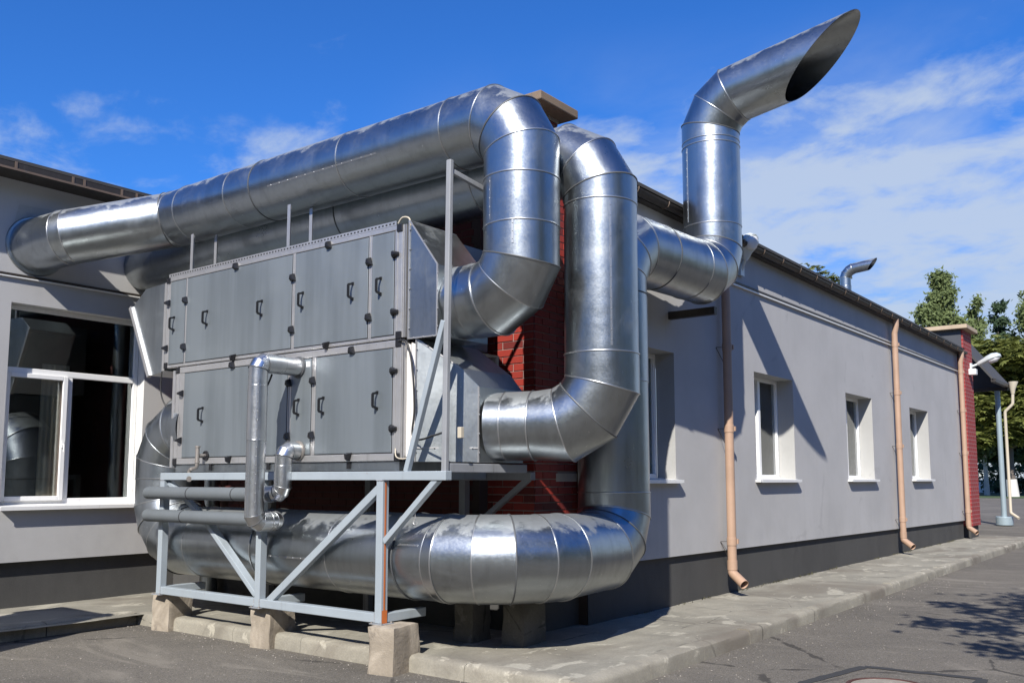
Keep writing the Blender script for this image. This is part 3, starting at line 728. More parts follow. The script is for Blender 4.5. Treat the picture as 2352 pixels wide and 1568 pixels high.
d3=thing('ventilation_duct','large low round duct under the units rising along the wall to a slanted exhaust horn','duct',(-6.5,6.05,.55))
RB=.375; Y3=6.05; Z3=.921
horn_dir=Vector((math.cos(R(9)),0,math.sin(R(9))))
sx0,sy0=-4.60,9.93
corner=Vector((sx0,sy0,6.085)); hend=corner+horn_dir*1.39
pl=fillet([(-8.95,Y3,2.16),(-9.60,Y3,2.16),(-9.60,Y3,Z3),(-4.60,Y3,Z3),(-4.72,7.80,Z3),(-4.72,7.80,3.97),(sx0,sy0,3.97),tuple(corner),tuple(hend)],[.48,.50,.74,.46,.46,.46,.52],[3,4,5,3,3,3,3])
pl=with_seams(pl,[(-9.60,Y3,1.60),(-8.75,Y3,Z3),(-7.6,Y3,Z3),(-6.5,Y3,Z3),(-5.65,Y3,Z3),(-5.32,Y3,Z3),(-4.72,7.80,1.47),(-4.72,7.80,2.55),(-4.72,7.80,3.42),(-4.69,8.6,3.97),(-4.65,9.3,3.97),(sx0,sy0,4.56),(sx0,sy0,5.53),(sx0,sy0,5.595)])
rad=[]
for p in pl:
    if p.y<7.3: rad.append(RB)
    elif p.z<1.2: rad.append(RB-.012)
    elif p.z<4.3: rad.append(.352)
    else: rad.append(.338)
make_duct(d3,pl,rad,M['galv'],cut_end=(math.cos(R(9-55)),0,math.sin(R(9-55))),thickend=True)
for q in ((-4.53-.0,0,0),):
    pass
rivet_strip(d3,(sx0-.176,sy0-.292,4.60),(sx0-.176,sy0-.292,5.50),9,M['seam'],out=(-.5,-.86,0))
rivet_strip(d3,(-4.16+.20,6.70-.247,2.45),(-4.16+.20,6.70-.247,2.66),4,M['seam'],out=(.62,-.78,0))
# slim guy rod behind the stack
m=MB(); m.tube([(-5.02,10.3,4.7),(-4.98,10.3,5.6)],.012,8); m.build('guy_rod',M['rail'],d3)
# wall bracket carrying the horizontal run
br=thing('duct_bracket','dark steel bracket under the wall run of the exhaust duct','bracket',(XW,8.95,3.3))
m=MB(); m.bar((XW,9.85,3.555),(-4.55,9.85,3.555),.07,.09); m.build('arm',M['brown'],br)

# small roof exhaust farther back
se=thing('roof_exhaust','small bent steel exhaust horn poking above the far roof edge','exhaust',(-6.4,20.7,5.2))
pp=fillet([(-6.4,20.7,5.1),(-6.4,20.7,6.27),(-5.80,20.7,6.33)],[.24],[4]); pp=with_seams(pp,[(-6.4,20.7,5.9),(-6.4,20.7,5.7)])
make_duct(se,pp,.12,M['galv'],N=24,bead=.006,cut_end=(math.cos(R(-38)),0,math.sin(R(-38))),thickend=True)

# longitudinal lap joints with rivets on the straight runs
rivet_strip(d1,(-6.0,D1Y-.310,4.69-.095),(-7.6,D1Y-.310,4.69-.095),12,M['seam'],.018,out=(0,-.956,-.293))
rivet_strip(d1,(-4.55+.13,D1Y-.2975,3.50),(-4.55+.13,D1Y-.2975,3.70),3,M['seam'],.016,out=(.40,-.916,0))
rivet_strip(d1,(-4.55-.10,D1Y-.309,3.73),(-4.55-.10,D1Y-.309,4.09),5,M['seam'],.016,out=(-.31,-.95,0))
rivet_strip(d2,(-4.16+.235,6.70-.220,2.70),(-4.16+.235,6.70-.220,3.94),14,M['seam'],.016,out=(.73,-.683,0))
rivet_strip(d3,(-7.55,Y3-.372,Z3-.055),(-6.55,Y3-.372,Z3-.055),9,M['seam'],.018,out=(0,-.989,-.146))
rivet_strip(d3,(-5.60,Y3-.355,Z3+.125),(-5.36,Y3-.355,Z3+.125),3,M['seam'],.018,out=(0,-.945,.33))
# ------------------------------------------------------------------ air handling units
YA=5.72
def xz_box(m,x0,x1,z0,z1,ya,yb): m.box((x0,ya,z0),(x1,yb,z1))
hb=MB()
hp=[(0,-.002,.070),(0,-.058,.056),(0,-.058,-.056),(0,-.002,-.070)]
for a,b in zip(hp,hp[1:]): hb.bar(a,b,.015,.020,(0,-1,0) if abs(a[2]-b[2])>.05 else (0,0,1))
hb.box((-.013,-.010,.060),(.013,0,.084)); hb.box((-.013,-.010,-.084),(.013,0,-.060))
handle_me=hb.mesh('handle'); handle_me.materials.append(M['black'])
lb=MB(); lb.loft([[(-.038,0,-.034),(.038,0,-.034),(.014,0,.040),(-.014,0,.040)],[(-.030,-.020,-.028),(.030,-.020,-.028),(.010,-.024,.034),(-.010,-.024,.034)],[(-.016,-.045,-.016),(.016,-.045,-.016),(.008,-.045,.022),(-.008,-.045,.022)]])
latch_me=lb.mesh('latch'); latch_me.materials.append(M['black'])
def unit(name,label,x0,x1,z0,z1,yb,panels,pz,handles,latches,toprail,botrail,leftw):
    t=thing(name,label,'air handler',((x0+x1)/2,(YA+yb)/2,z0))
    m=MB(); xz_box(m,x0+.01,x1-.01,z0+.01,z1-.01,YA+.012,yb); m.build('casing',M['panel'],t)
    # rails
    m=MB(); xz_box(m,x0,x1,pz[1]+.008,z1,YA-.012,YA+.05); m.build('rail',M['rail'],t,bevel=.006)
    m=MB(); xz_box(m,x0,x1,z0,pz[0]-.008,YA-.012,YA+.05); m.build('rail',M['rail'],t,bevel=.006)
    edges=[x0]+[e for p in panels for e in p]+[x1]
    for k in range(0,len(edges),2):
        a,b=edges[k]+(.006 if k else 0),edges[k+1]-(.006 if k+2<len(edges) else 0)
        mid=(a+b)/2
        m=MB(); xz_box(m,a,b,pz[0]-.007,pz[1]+.007,YA-.009,YA+.05); xz_box(m,a+(b-a)*.30,a+(b-a)*.42,pz[0]-.007,pz[1]+.007,YA-.015,YA-.009)
        m.build('upright',M['rail'],t,bevel=.003)
    P=[]
    for a,b in panels:
        m=MB(); xz_box(m,a,b,*pz,YA-.014,YA+.03); P.append(m.build('panel',M['panel'],t,bevel=.004))
        m=MB(); 
        for (q0,q1) in (((a-.005,pz[0]-.006),(b+.005,pz[0]-.001)),((a-.005,pz[1]+.001),(b+.005,pz[1]+.006)),((a-.005,pz[0]-.001),(a-.001,pz[1]+.001)),((b+.001,pz[0]-.001),(b+.005,pz[1]+.001))):
            m.box((q0[0],YA-.010,q0[1]),(q1[0],YA-.006,q1[1]))
        m.build('gasket',M['rubber'],P[-1])
    for i,(hx,hz) in enumerate(handles):
        pr=[p for p,(a,b) in zip(P,panels) if a<hx<b][0]; inst(handle_me,'handle',(hx,YA-.014,hz),pr)
    for lx,lz,rz in latches: inst(latch_me,'latch',(lx,YA-.016,lz),t,(0,rz,0))
    for (cx_,cz) in ((x0+.03,z0+.03),(x1-.03,z0+.03),(x0+.03,z1-.03),(x1-.03,z1-.03)):
        m=MB(); xz_box(m,cx_-.034,cx_+.034,cz-.034,cz+.034,YA-.019,YA+.02); m.build('corner_block',M['black'],t,bevel=.006)
    # screw heads along the rails
    sc=MB()
    for k in range(int((x1-x0)/.16)):
        for zc in (z1-.014,z0+.014):
            c=Vector((x0+.08+k*.16,YA-.013,zc)); sc.loft([circ(c,(1,0,0),(0,0,1),.006,6),circ(c+Vector((0,-.003,0)),(1,0,0),(0,0,1),.004,6)])
    sc.build('screws',M['rail'],t,kind='stuff')
    return t,P
pi=math.pi
UL=[(-9.225,3.554,-pi/2),(-9.243,3.045,-pi/2),(-8.885,3.55,0),(-8.885,3.033,0),(-7.99,3.80,0),(-7.99,2.842,pi),(-7.068,3.556,0),(-7.068,3.041,0),(-6.555,3.80,0),(-6.56,2.842,pi),(-5.998,3.557,0),(-5.998,3.047,0),(-5.672,3.581,pi/2),(-5.672,3.062,pi/2)]
UU,UP=unit('air_handling_unit','upper grey panelled ventilation unit with six black handles',-9.27,-5.60,2.822,3.842,6.92,[(-9.19,-8.905),(-8.865,-7.095),(-7.04,-6.025),(-5.972,-5.695)],(2.862,3.79),[(-9.10,3.31),(-8.48,3.31),(-7.55,3.31),(-6.92,3.315),(-6.22,3.315),(-5.855,3.315)],UL,0,0,0)
LLt=[(-8.0,2.765,0),(-8.905,2.521,-pi/2),(-8.905,2.012,-pi/2),(-7.09,2.522,0),(-7.09,2.006,0),(-6.738,2.522,0),(-6.738,2.006,0),(-6.21,2.765,0),(-5.672,2.54,pi/2),(-5.672,2.035,pi/2),(-8.01,1.80,pi),(-6.23,1.80,pi)]
LU,LP=unit('air_handling_unit','lower grey panelled ventilation unit standing on the steel frame',-9.02,-5.60,1.755,2.812,6.90,[(-8.86,-7.125),(-7.06,-6.772),(-6.705,-5.70)],(1.828,2.738),[(-8.50,2.275),(-6.945,2.28),(-6.59,2.28),(-5.878,2.29)],LLt,0,0,0)
m=MB(); xz_box(m,-9.06,-9.022,1.72,2.78,YA-.03,YA+.10); m.build('edge_channel',M['rail'],LU,bevel=.004)
m=MB(); xz_box(m,-9.0,-5.62,1.672,1.748,YA+.01,6.85); m.build('base_skid',M['sheet'],LU)
for xx in (-8.35,-7.4,-6.25): 
    m=MB(); xz_box(m,xx-.02,xx+.02,1.69,1.752,YA-.006,YA+.02); m.build('skid_foot',M['black'],LU)
# slotted angle along the top edge
m=MB(); xz_box(m,-9.25,-5.68,3.846,3.888,YA-.004,YA+.0); m.box((-9.25,YA,3.846),(-5.68,YA+.04,3.850)); sa=m.build('slotted_angle',M['rail'],UU)
sl=MB(); k=0; xx=-9.22
while xx<-5.72:
    sl.box((xx,YA-.0055,3.860),(xx+.022,YA-.0045,3.874)); xx+=.046
sl.build('slots',M['rubber'],sa,kind='stuff')
# right-hand end: ribbed posts and black gasket, flexible connector
for (z0,z1,t) in ((2.83,3.84,UU),(1.77,2.80,LU)):
    m=MB(); 
    xz_box(m,-5.598,-5.585,z0,z1,YA+.0,YA+.6); 
    for k,xx in enumerate((-5.598,-5.583,-5.568)): xz_box(m,xx,xx+.008,z0,z1,YA-.008+.004*k,YA+.3)
    m.build('end_flange',M['rail'],t)
m=MB(); xz_box(m,-5.560,-5.535,2.80,3.86,YA+.02,6.38); m.build('gasket_sleeve',M['rubber'],UU)
m=MB(); V=[]
loops=[]
for k in range(5):
    xx=-5.56+.11*k/4; inn=.015*(1 if k%2 else 0); loops.append([(xx,YA+.03+inn,1.79+inn),(xx,6.9-inn,1.79+inn),(xx,6.9-inn,2.78-inn),(xx,YA+.03+inn,2.78-inn)])
m.loft(loops,caps=False); m.build('flexible_connector',M['canvas'],LU)
# transitions
def rect(x,y0,y1,z0,z1): return [Vector((x,y0,z0)),Vector((x,y1,z0)),Vector((x,y1,z1)),Vector((x,y0,z1))]
m=MB(); m.loft([rect(-5.533,5.735,6.36,2.815,3.872),rect(-5.20,5.737,6.42,2.812,3.43)]); tr=m.build('transition_box',M['sheet'],UU,bevel=.003)
m=MB(); A=rect(-5.533,5.733,6.362,2.813,3.874); B=rect(-5.545,5.733,6.362,2.813,3.874); m.loft([A,B]); m.build('flange',M['rail'],tr)
def edge_bead(parent,p,q,n):
    m=MB(); m.bar(p,q,.012,.012); 
    for k in range(n):
        c=Vector(p).lerp(Vector(q),(k+.5)/n); m.loft([circ(c+Vector((.012,-.006,0)),(1,0,0),(0,0,1),.008,6),circ(c+Vector((.012,-.012,0)),(1,0,0),(0,0,1),.004,6)])
    return m.build('folded_edge',M['rail'],parent)
edge_bead(tr,(-5.533,5.732,2.815),(-5.533,5.732,3.872),6); edge_bead(tr,(-5.20,5.733,2.812),(-5.20,5.733,3.43),4); edge_bead(tr,(-5.533,5.732,3.872),(-5.20,5.733,3.43),1); edge_bead(tr,(-5.533,5.732,2.815),(-5.20,5.733,2.812),3)
m=MB(); m.loft([rect(-5.45,5.75,6.58,1.745,2.808),rect(-5.12,5.96,6.66,1.742,2.545),rect(-5.01,6.07,6.70,1.74,2.39)]); tr2=m.build('transition_box',M['sheet'],LU,bevel=.003)
edge_bead(tr2,(-5.45,5.748,1.745),(-5.45,5.748,2.808),6); edge_bead(tr2,(-5.01,6.066,1.74),(-5.01,6.066,2.39),4); edge_bead(tr2,(-5.45,5.748,2.808),(-5.12,5.958,2.545),2)
edge_bead(tr2,(-5.45,5.742,1.865),(-5.01,6.062,1.862),5)
# intake hood on the far left end
hp=[(-9.275,2.80),(-9.60,2.765),(-10.04,3.60),(-9.76,3.79),(-9.275,3.81)]
m=MB(); m.prism([(a,YA+.02,b) for a,b in hp],(0,.62,0)); hd=m.build('intake_hood',M['sheet'],UU,bevel=.003)
m=MB(); m.bar((-9.595,YA+.012,2.755),(-10.045,YA+.012,3.605),.05,.045,(0,-1,0)); m.build('hood_flange',M['rail'],hd,bevel=.004)
m=MB(); xz_box(m,-9.33,-9.28,2.80,3.80,YA-.004,YA+.02); m.build('hood_joint',M['rail'],hd)
# struts from unit to duct
for i,(sx_,sy_,z1) in enumerate(((-8.88,5.75,4.30),(-7.22,5.75,4.33),(-8.88,6.05,4.36),(-7.22,6.03,4.36))):
    t=tag(MB().bar((sx_,sy_,3.842),(sx_,sy_,z1),.004,.045,(1,0,0)).bar((sx_-.02,sy_+.02,3.842),(sx_-.02,sy_+.02,z1),.045,.004,(1,0,0)).build('duct_strut',M['rail'],base=(sx_,sy_,3.842)),
      ['front slotted strut under the top duct, left of the pair','front slotted strut under the top duct, right of the pair','rear slotted strut in shade under the top duct, left','rear slotted strut in shade under the top duct, right'][i],'strut','slotted duct struts')
# ------------------------------------------------------------------ steel support frame
fr=thing('support_frame','pale blue-grey welded steel frame on concrete blocks carrying the units','frame',(-7.2,6.3,.39))
YF=5.61; PW=.078
def member(name,p,q,wd=PW,hg=PW,mat='frame',up=(0,0,1),bv=.006):
    m=MB(); m.bar(p,q,wd,hg,up); return m.build(name,M[mat],fr,bevel=bv)
ZB=(.392,.472); ZT=(1.588,1.664)
for px in (-8.995,-7.325,-5.695):
    p=member('post',(px,YF,.392),(px,YF,1.587))
    if px>-6:
        m=MB(); m.box((px+.0415,YF-.014,.41),(px+.0435,YF+.004,1.575)); m.build('primer_stripe',M['orange'],p)
        m=MB(); m.box((px+.0412,YF-.030,.393),(px+.0432,YF+.030,.50)); m.build('rust_patch',M['orange'],p)
for px in (-8.995,-7.325,-5.695):
    m=MB(); m.box((px-.075,YF-.068,.3845),(px+.075,YF+.085,.3915)); bp=m.build('base_plate',M['frame_old'],fr,bevel=.002)
    for bx,by in ((-.058,-.052),(.058,-.052),(.058,.066),(-.058,.066)):
        m=MB(); m.tube([(px+bx,YF+by,.3915),(px+bx,YF+by,.404)],.009,6); m.build('bolt',M['brass'],bp)
wb=random.Random(5)
def weld(a,b,name='weld_bead'):
    a=Vector(a);b=Vector(b); n=9; pts=[a.lerp(b,k/n)+Vector((wb.uniform(-.0015,.0015),0,wb.uniform(-.0015,.0015))) for k in range(n+1)]
    m=MB(); m.tube(pts,[.0045+wb.uniform(0,.003) for _ in pts],6); m.build(name,M['frame_old'],fr)
for px in (-8.995,-7.325,-5.695):
    weld((px-.04,YF-.0395,1.587),(px+.04,YF-.0395,1.587)); 
weld((-8.955,YF-.037,.394),(-8.955,YF-.037,.470)); weld((-7.365,YF-.037,.394),(-7.365,YF-.037,.470)); weld((-7.285,YF-.037,.394),(-7.285,YF-.037,.470)); weld((-5.735,YF-.037,.394),(-5.735,YF-.037,.470))
member('beam',(-9.036,YF,(ZT[0]+ZT[1])/2),(-4.945,YF,(ZT[0]+ZT[1])/2),.078,.076)
member('beam',(-8.954,YF+.001,.432),(-7.366,YF+.001,.432),.074,.078); member('beam',(-7.284,YF+.001,.432),(-5.736,YF+.001,.432),.074,.078)
member('brace',(-8.26,YF+.012,1.20),(-7.37,YF+.012,.50),.05,.085,up=(0,1,0)); member('brace',(-8.95,YF+.03,1.56),(-8.2,YF+.03,1.15),.05,.06,up=(0,1,0))
member('brace',(-7.17,YF+.002,.46),(-5.71,YF+.002,1.53),.07,.06,up=(0,1,0))
member('brace',(-5.655,YF+.003,1.07),(-5.06,YF+.003,1.60),.05,.062,up=(0,1,0))
member('cantilever_post',(-4.985,YF-.001,1.625),(-4.955,YF-.001,4.26),.042,.050,'frame_old',(1,0,0))
member('brace',(-5.41,YF-.002,1.66),(-5.00,YF-.002,2.90),.048,.052,'frame',(0,1,0))
member('brace',(-4.96,YF+.04,4.17),(-4.94,YF+.55,4.10),.035,.045,'frame_old')
member('beam',(-5.0,YF+.04,1.69),(-5.0,YF+1.1,1.69),.06,.075,'frame_old')
m=MB(); m.tube([(-5.33,YF+.02,1.36),(-5.33,YF+.02,1.27)],.003,6); m.tube([(-5.33+.022*math.cos(a),YF+.02,1.245+.024*math.sin(a)) for a in [math.pi*(.5+1.6*k/8) for k in range(9)]],.005,6); m.build('hook',M['rail'],fr)
# rear half
YR=7.02
for px in (-8.995,-7.325,-5.98): member('post',(px,YR,.20),(px,YR,1.66),mat='frame_old')
member('beam',(-9.03,YR-.001,1.625),(-5.13,YR-.001,1.625),mat='frame_old'); member('brace',(-6.0,YR-.002,1.02),(-5.18,YR-.002,1.60),.05,.06,'frame_old',(0,1,0))
for px in (-8.995,-7.325,-5.695): 
    member('cross_beam',(px,YF+.042,.433),(px,YF+.52,.433),.074,.076); member('cross_beam',(px,YF+.042,1.628),(px,YR-.045,1.628),.07,.07)
# saddles under the big duct
# ------------------------------------------------------------------ concrete blocks
def block(label,c,sx_,sy_,h,rot,seed,group='concrete blocks under the frame',z0=0):
    n=9; V={}; m=MB(); base=Vector((c[0],c[1],z0))
    bm=bmesh.new(); bmesh.ops.create_cube(bm,size=1); bmesh.ops.subdivide_edges(bm,edges=bm.edges[:],cuts=9,use_grid_fill=True)
    for v in bm.verts:
        p=v.co.copy(); e=sum(1 for a in p if abs(abs(a)-.5)<1e-4)
        q=Vector((p.x*sx_,p.y*sy_,(p.z+.5)*(h+.06)-.06)); s_=q*7+Vector((seed*3.1,seed,0))
        k=.007 if e==1 else (.016 if e==2 else .022)
        d=Vector((mnoise.noise(s_),mnoise.noise(s_+Vector((5,1,2))),mnoise.noise(s_+Vector((1,8,4)))))*k
        if e>=2: q-=Vector((p.x*sx_,p.y*sy_,p.z*h)).normalized()*(.006+.014*max(0,mnoise.noise(s_*1.6)))
        tp=1-.04*(p.z+.5); q.x*=tp; q.y*=tp
        if p.z>.49: d.z*=.3
        v.co=q+d
    me=bpy.data.meshes.new('concrete_block'); bm.to_mesh(me); bm.free(); me.materials.append(M['block'])
    for p in me.polygons: p.use_smooth=True
    me.set_sharp_from_angle(angle=R(38))
    o=bpy.data.objects.new('concrete_block',me); C.objects.link(o); o.location=base; o.rotation_euler=(0,0,rot)
    return tag(o,label,'block',group) if z0==0 else (me.materials.__setitem__(0,M['shadeblock']),tag(o,label,'block',group))[1]
block('rough concrete block under the left post of the steel frame',(-9.05,5.79),.26,.34,.385,R(10),1)
block('rough concrete block under the middle post of the steel frame',(-7.375,5.81),.27,.35,.385,R(8),2)
block('rough concrete block under the right post, nearest the camera',(-5.60,5.67),.275,.39,.385,R(9),3)
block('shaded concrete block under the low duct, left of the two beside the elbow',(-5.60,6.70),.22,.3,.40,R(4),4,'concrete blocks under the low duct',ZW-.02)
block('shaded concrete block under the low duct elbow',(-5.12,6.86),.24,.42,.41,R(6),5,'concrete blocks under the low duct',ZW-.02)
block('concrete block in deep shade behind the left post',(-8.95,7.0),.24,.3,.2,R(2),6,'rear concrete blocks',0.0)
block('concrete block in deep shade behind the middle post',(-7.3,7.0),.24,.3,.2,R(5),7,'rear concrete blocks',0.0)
# ------------------------------------------------------------------ pipes in front
def pipe_path(pts,Rr,n=5):
    return fillet(pts,[Rr]*(len(pts)-2),[n]*(len(pts)-2))
t=thing('insulated_pipe','silver-jacketed riser pipe entering the lower unit, joined to the lower grey pipe','pipe',(-6.96,5.24,1.22))
px,py=-6.96,5.24
make_duct(t,with_seams(pipe_path([(px,YA-.01,2.665),(px,py,2.665),(px,py,1.215),(px,5.50,1.215),(px-.3,5.50,1.215)],.085,3),[(px,5.5,2.665),(px,py,2.45),(px,py,1.95),(px,5.40,1.215)]),.088,M['galv_small'],N=32,bead=.005)
m=MB(); A=circ((px,YA-.016,2.665),(1,0,0),(0,0,1),.105,24); B=circ((px,YA-.032,2.665),(1,0,0),(0,0,1),.10,24); m.loft([A,B]); m.build('port_collar',M['seam_dark'],t,smooth=40)
rivet_strip(t,(px+.075,py-.05,1.35),(px+.075,py-.05,2.5),14,M['seam'],.014,out=(.83,-.55,0))
def dome(x0,x1,y,z,r):
    pts=[(x1,y,z),(x0+r*.6,y,z)]; rs=[r,r]
    for k in range(1,5): a=k*math.pi/8; pts.append((x0+r*.6-r*.6*math.sin(a),y,z)); rs.append(max(.004,r*math.cos(a)))
    return MB().tube(pts,rs,22)
dome(-9.17,-7.10,5.5,1.215,.066).build('grey_insulation',M['insul'],t,smooth=50)
m=MB(); m.box((-8.2,5.43,1.208),(-8.196,5.57,1.222)); 
t2=thing('insulated_pipe','short silver S-bend pipe entering the lower unit low down, joined to the upper grey pipe','pipe',(-6.93,5.53,1.45))
qx,qy=-6.93,5.53
make_duct(t2,with_seams(pipe_path([(qx,YA-.01,1.865),(qx,qy,1.865),(qx,qy,1.475),(qx-.25,5.50,1.45)],.085,3),[(qx,5.66,1.865),(qx,qy,1.72)]),.080,M['galv_small'],N=32,bead=.005)
m=MB(); A=circ((qx,YA-.018,1.865),(1,0,0),(0,0,1),.095,24); B=circ((qx,YA-.034,1.865),(1,0,0),(0,0,1),.09,24); m.loft([A,B]); m.build('port_collar',M['brass'],t2,smooth=40)
dome(-9.17,-7.02,5.5,1.452,.066).build('grey_insulation',M['insul'],t2,smooth=50)
for tt,zz_,xx_ in ((t2,1.452,-8.35),(t,1.215,-8.45),(t2,1.452,-7.6)):
    m=MB(); m.tube([(xx_-.006,5.5,zz_),(xx_+.006,5.5,zz_)],.0675,22); m.build('tape_band',M['rubber'],tt,smooth=40)
    m=MB()
t3=thing('drain_trap','small corroded drain trap pipe hanging from lower left panel','pipe',(-8.45,5.64,1.65))
m=MB(); m.tube([(-8.41,YA-.012,1.842),(-8.41,YA-.03,1.842)],.05,16); m.build('escutcheon',M['black'],t3,smooth=40)
m=MB(); m.tube(fillet([(-8.41,YA-.02,1.842),(-8.41,5.60,1.842),(-8.40,5.60,1.842)],[0,],[1]),.018,12)
m.tube([(-8.41,5.60,1.925),(-8.41,5.60,1.77)],.021,12); m.tube([(-8.41,5.60,1.925),(-8.41,5.60,1.94)],.028,12)
m.tube(fillet([(-8.41,5.60,1.78),(-8.41,5.60,1.715),(-8.545,5.60,1.695),(-8.545,5.60,1.61),(-8.48,5.56,1.60)],[.04,.04,.04],[4,4,4]),.0195,12)
m.build('trap_pipe',M['brass'],t3,smooth=50)
for c in ((-8.41,5.60,1.775),(-8.50,5.60,1.702),(-8.545,5.60,1.655)):
    m=MB(); m.tube([Vector(c)-Vector((0,0,.012)),Vector(c)+Vector((0,0,.012))],.026,10); m.build('fitting_nut',M['brass'],t3,smooth=40)
m=MB(); m.tube([(-8.50,5.572,1.603),(-8.47,5.553,1.598)],.028,12); m.build('outlet_ring',M['brass'],t3,smooth=40)
# cables
def cable(label,pts,r=.009,mat='cable',name='cable'):
    P=[Vector(p) for p in pts]; out=[]
    for i in range(len(P)-1):
        p0=P[max(i-1,0)];p1=P[i];p2=P[i+1];p3=P[min(i+2,len(P)-1)]
        for k in range(6):
            s_=k/6; out.append(.5*((2*p1)+(p2-p0)*s_+(2*p0-5*p1+4*p2-p3)*s_*s_+(3*p1-p0-3*p2+p3)*s_**3))
    out.append(P[-1]); m=MB(); m.tube(out,r,8); return tag(m.build(name,M[mat],smooth=60,base=tuple(P[-1])),label,'cable')
cable('black cable drooping from right end of units across the lower transition',[(-5.62,5.70,2.80),(-5.50,5.68,2.77),(-5.44,5.69,2.55),(-5.42,5.70,2.2),(-5.44,5.70,1.98),(-5.36,5.70,1.93),(-5.15,5.66,1.96),(-4.98,5.64,1.99)])
cable('black cable hanging below the intake hood at left',[(-9.36,5.74,2.80),(-9.37,5.74,2.60),(-9.33,5.76,2.45),(-9.22,5.80,2.33),(-9.17,5.82,2.25)],.008)
cable('short black cable stub below the silver riser pipe',[(-7.03,5.45,2.58),(-7.05,5.43,2.50),(-7.12,5.42,2.40)],.009)
cable('thin green-yellow earth wire at the lower right corner of units',[(-5.63,5.69,1.86),(-5.60,5.67,1.79),(-5.52,5.67,1.77),(-5.45,5.70,1.79)],.006,'cream')
cable('pale wire arching over the upper right corner of units',[(-5.66,5.72,3.86),(-5.61,5.72,3.905),(-5.54,5.73,3.89),(-5.52,5.74,3.82)],.008,'cream')
m=MB(); m.box((-4.90,5.66,1.93),(-4.86,5.70,2.02)); tag(m.build('junction_box',M['cream'],bevel=.004,base=(-4.88,5.68,1.93)),'small beige junction box on the tall grey post','box')
m=MB(); m.box((-9.19,5.79,2.17),(-9.13,5.83,2.26)); tag(m.build('sensor_box',M['white'],bevel=.005,base=(-9.16,5.81,2.17)),'small white sensor box on the low left elbow','box')
m=MB(); m.box((-7.035,YA-.0175,2.655),(-6.99+.14,YA-.0155,2.70)); 
m=MB(); m.box((-6.845,YA-.0175,2.66),(-6.79,YA-.0150,2.71)); m.build('paper_label',M['white'],LP[1])
# small vertical duct behind the left end
t=thing('riser_pipe','thin steel riser pipe behind the hood at left','pipe',(-10.15,6.98,.13))
make_duct(t,[(-10.15,6.98,.13),(-10.15,6.98,2.0),(-10.15,6.98,4.9)],.11,M['galv'],N=28)

# ------------------------------------------------------------------ downpipes
def downpipe(label,y,ztop,sx_=.0):
    x=XW+.115; r=.058
    t=thing('downpipe',label,'downpipe',(x,y,.3),'tan downpipes along the grey wall')
    zz_=[.42,1.02 if sx_==0 else .95,2.15,3.25,4.35]; joints=[.46,.80,2.25,3.32,4.30]
    m=MB(); m.tube([(x,y,.46),(x,y,ztop)],r,24); m.build('pipe',M['tan'],t,smooth=50)
    for z in joints[1:]:
        m=MB(); m.tube([(x,y,z-.05),(x,y,z+.05)],r+.006,24); c=m.build('collar',M['tan'],t,smooth=40,bevel=.003)
        m=MB(); m.box((x+.05,y+.03,z-.03),(x+.075,y+.055,z+.03)); m.build('clip',M['tan'],c)
        m=MB(); m.tube([(x-.05,y-.03,z),(XW,y-.09,z)],.004,6); m.tube([(XW,y-.09,z),(XW,y-.09,z-.02)],.004,6); m.tube([(XW+.002,y-.09,z-.005),(x-.04,y-.03,z-.20)],.004,6); m.build('wall_tie',M['brown'],c)
    # outlet shoe, open at the end
    m=MB(); path=fillet([(x,y,.55),(x,y,.40),(x+.20,y-.10,.275)],[.05],[2]); 
    o=None
    pts=[Vector(p) for p in path]; mm=MB(); mm.tube(pts,r+.003,24,caps=False); o=mm.build('shoe',M['tan'],t,smooth=40); md=o.modifiers.new('thick','SOLIDIFY'); md.thickness=.004; md.offset=-1; es=o.modifiers.new('split','EDGE_SPLIT'); es.split_angle=R(40)
    m=MB(); m.tube([(x,y,.44),(x,y,.56)],r+.007,24); m.build('shoe_collar',M['tan'],t,smooth=40)
    # offset swan neck to the gutter
    m=MB(); m.tube(fillet([(x,y,ztop-.02),(x,y,ztop+.10),(-5.0,y,ztop+.26),(-5.0,y,GZ-.02)],[.06,.06],[3,3]) if ztop<4.5 else [(x,y,ztop-.01),(-5.0,y,GZ-.03)],r,20); m.build('swan_neck',M['tan'],t,smooth=50)
downpipe('tan downpipe nearest the ducts, shaded in its upper half',11.22,4.42)
downpipe('tan downpipe between the last two windows of the long wall',19.30,4.42,1)
downpipe('farthest tan downpipe at the end of the grey wall by the red brick',25.28,4.42,1)

# ------------------------------------------------------------------ far end annex, canopy, lamps
an=thing('building','far annex with red brick front, dark cladding and sandy coping','building',(-5.0,26.3,0))
m=MB(); m.box((-9,25.56,.42),(-5.0,26.55,5.42)); m.build('wall',M['farbrick'],an)
m=MB(); m.box((-9,25.54,4.7),(-5.04,25.558,5.42)); m.build('cladding',M['clad'],an)
m=MB(); m.box((-8.98,25.6,-.1),(-5.05,26.5,.42)); m.build('plinth',M['plinth'],an)
m=MB(); m.box((-9.1,25.38,5.425),(-4.86,26.7,5.53)); m.build('coping',M['coping'],an,bevel=.01)
m=MB(); m.box((-12,26.56,-.1),(-7.4,36,6.4)); m.build('rear_wall',M['clad'],an)
cp=thing('canopy','dark sloping entrance canopy behind the brick annex','canopy',(-6.3,33,0))
m=MB(); m.prism([(-6.8,33,6.45),(-5.62,33,4.86),(-5.62,33,4.76),(-6.8,33,6.32)],(0,3,0)); m.build('roof',M['roofsheet'],cp)
m=MB(); m.add([(-6.8,35.7,4.66),(-5.75,35.7,4.66),(-5.75,35.7,4.92),(-6.8,35.7,6.3)],[(0,1,2,3)]); m.build('shade_infill',M['clad'],cp)  # dark sheet added to stand for the shade under the canopy
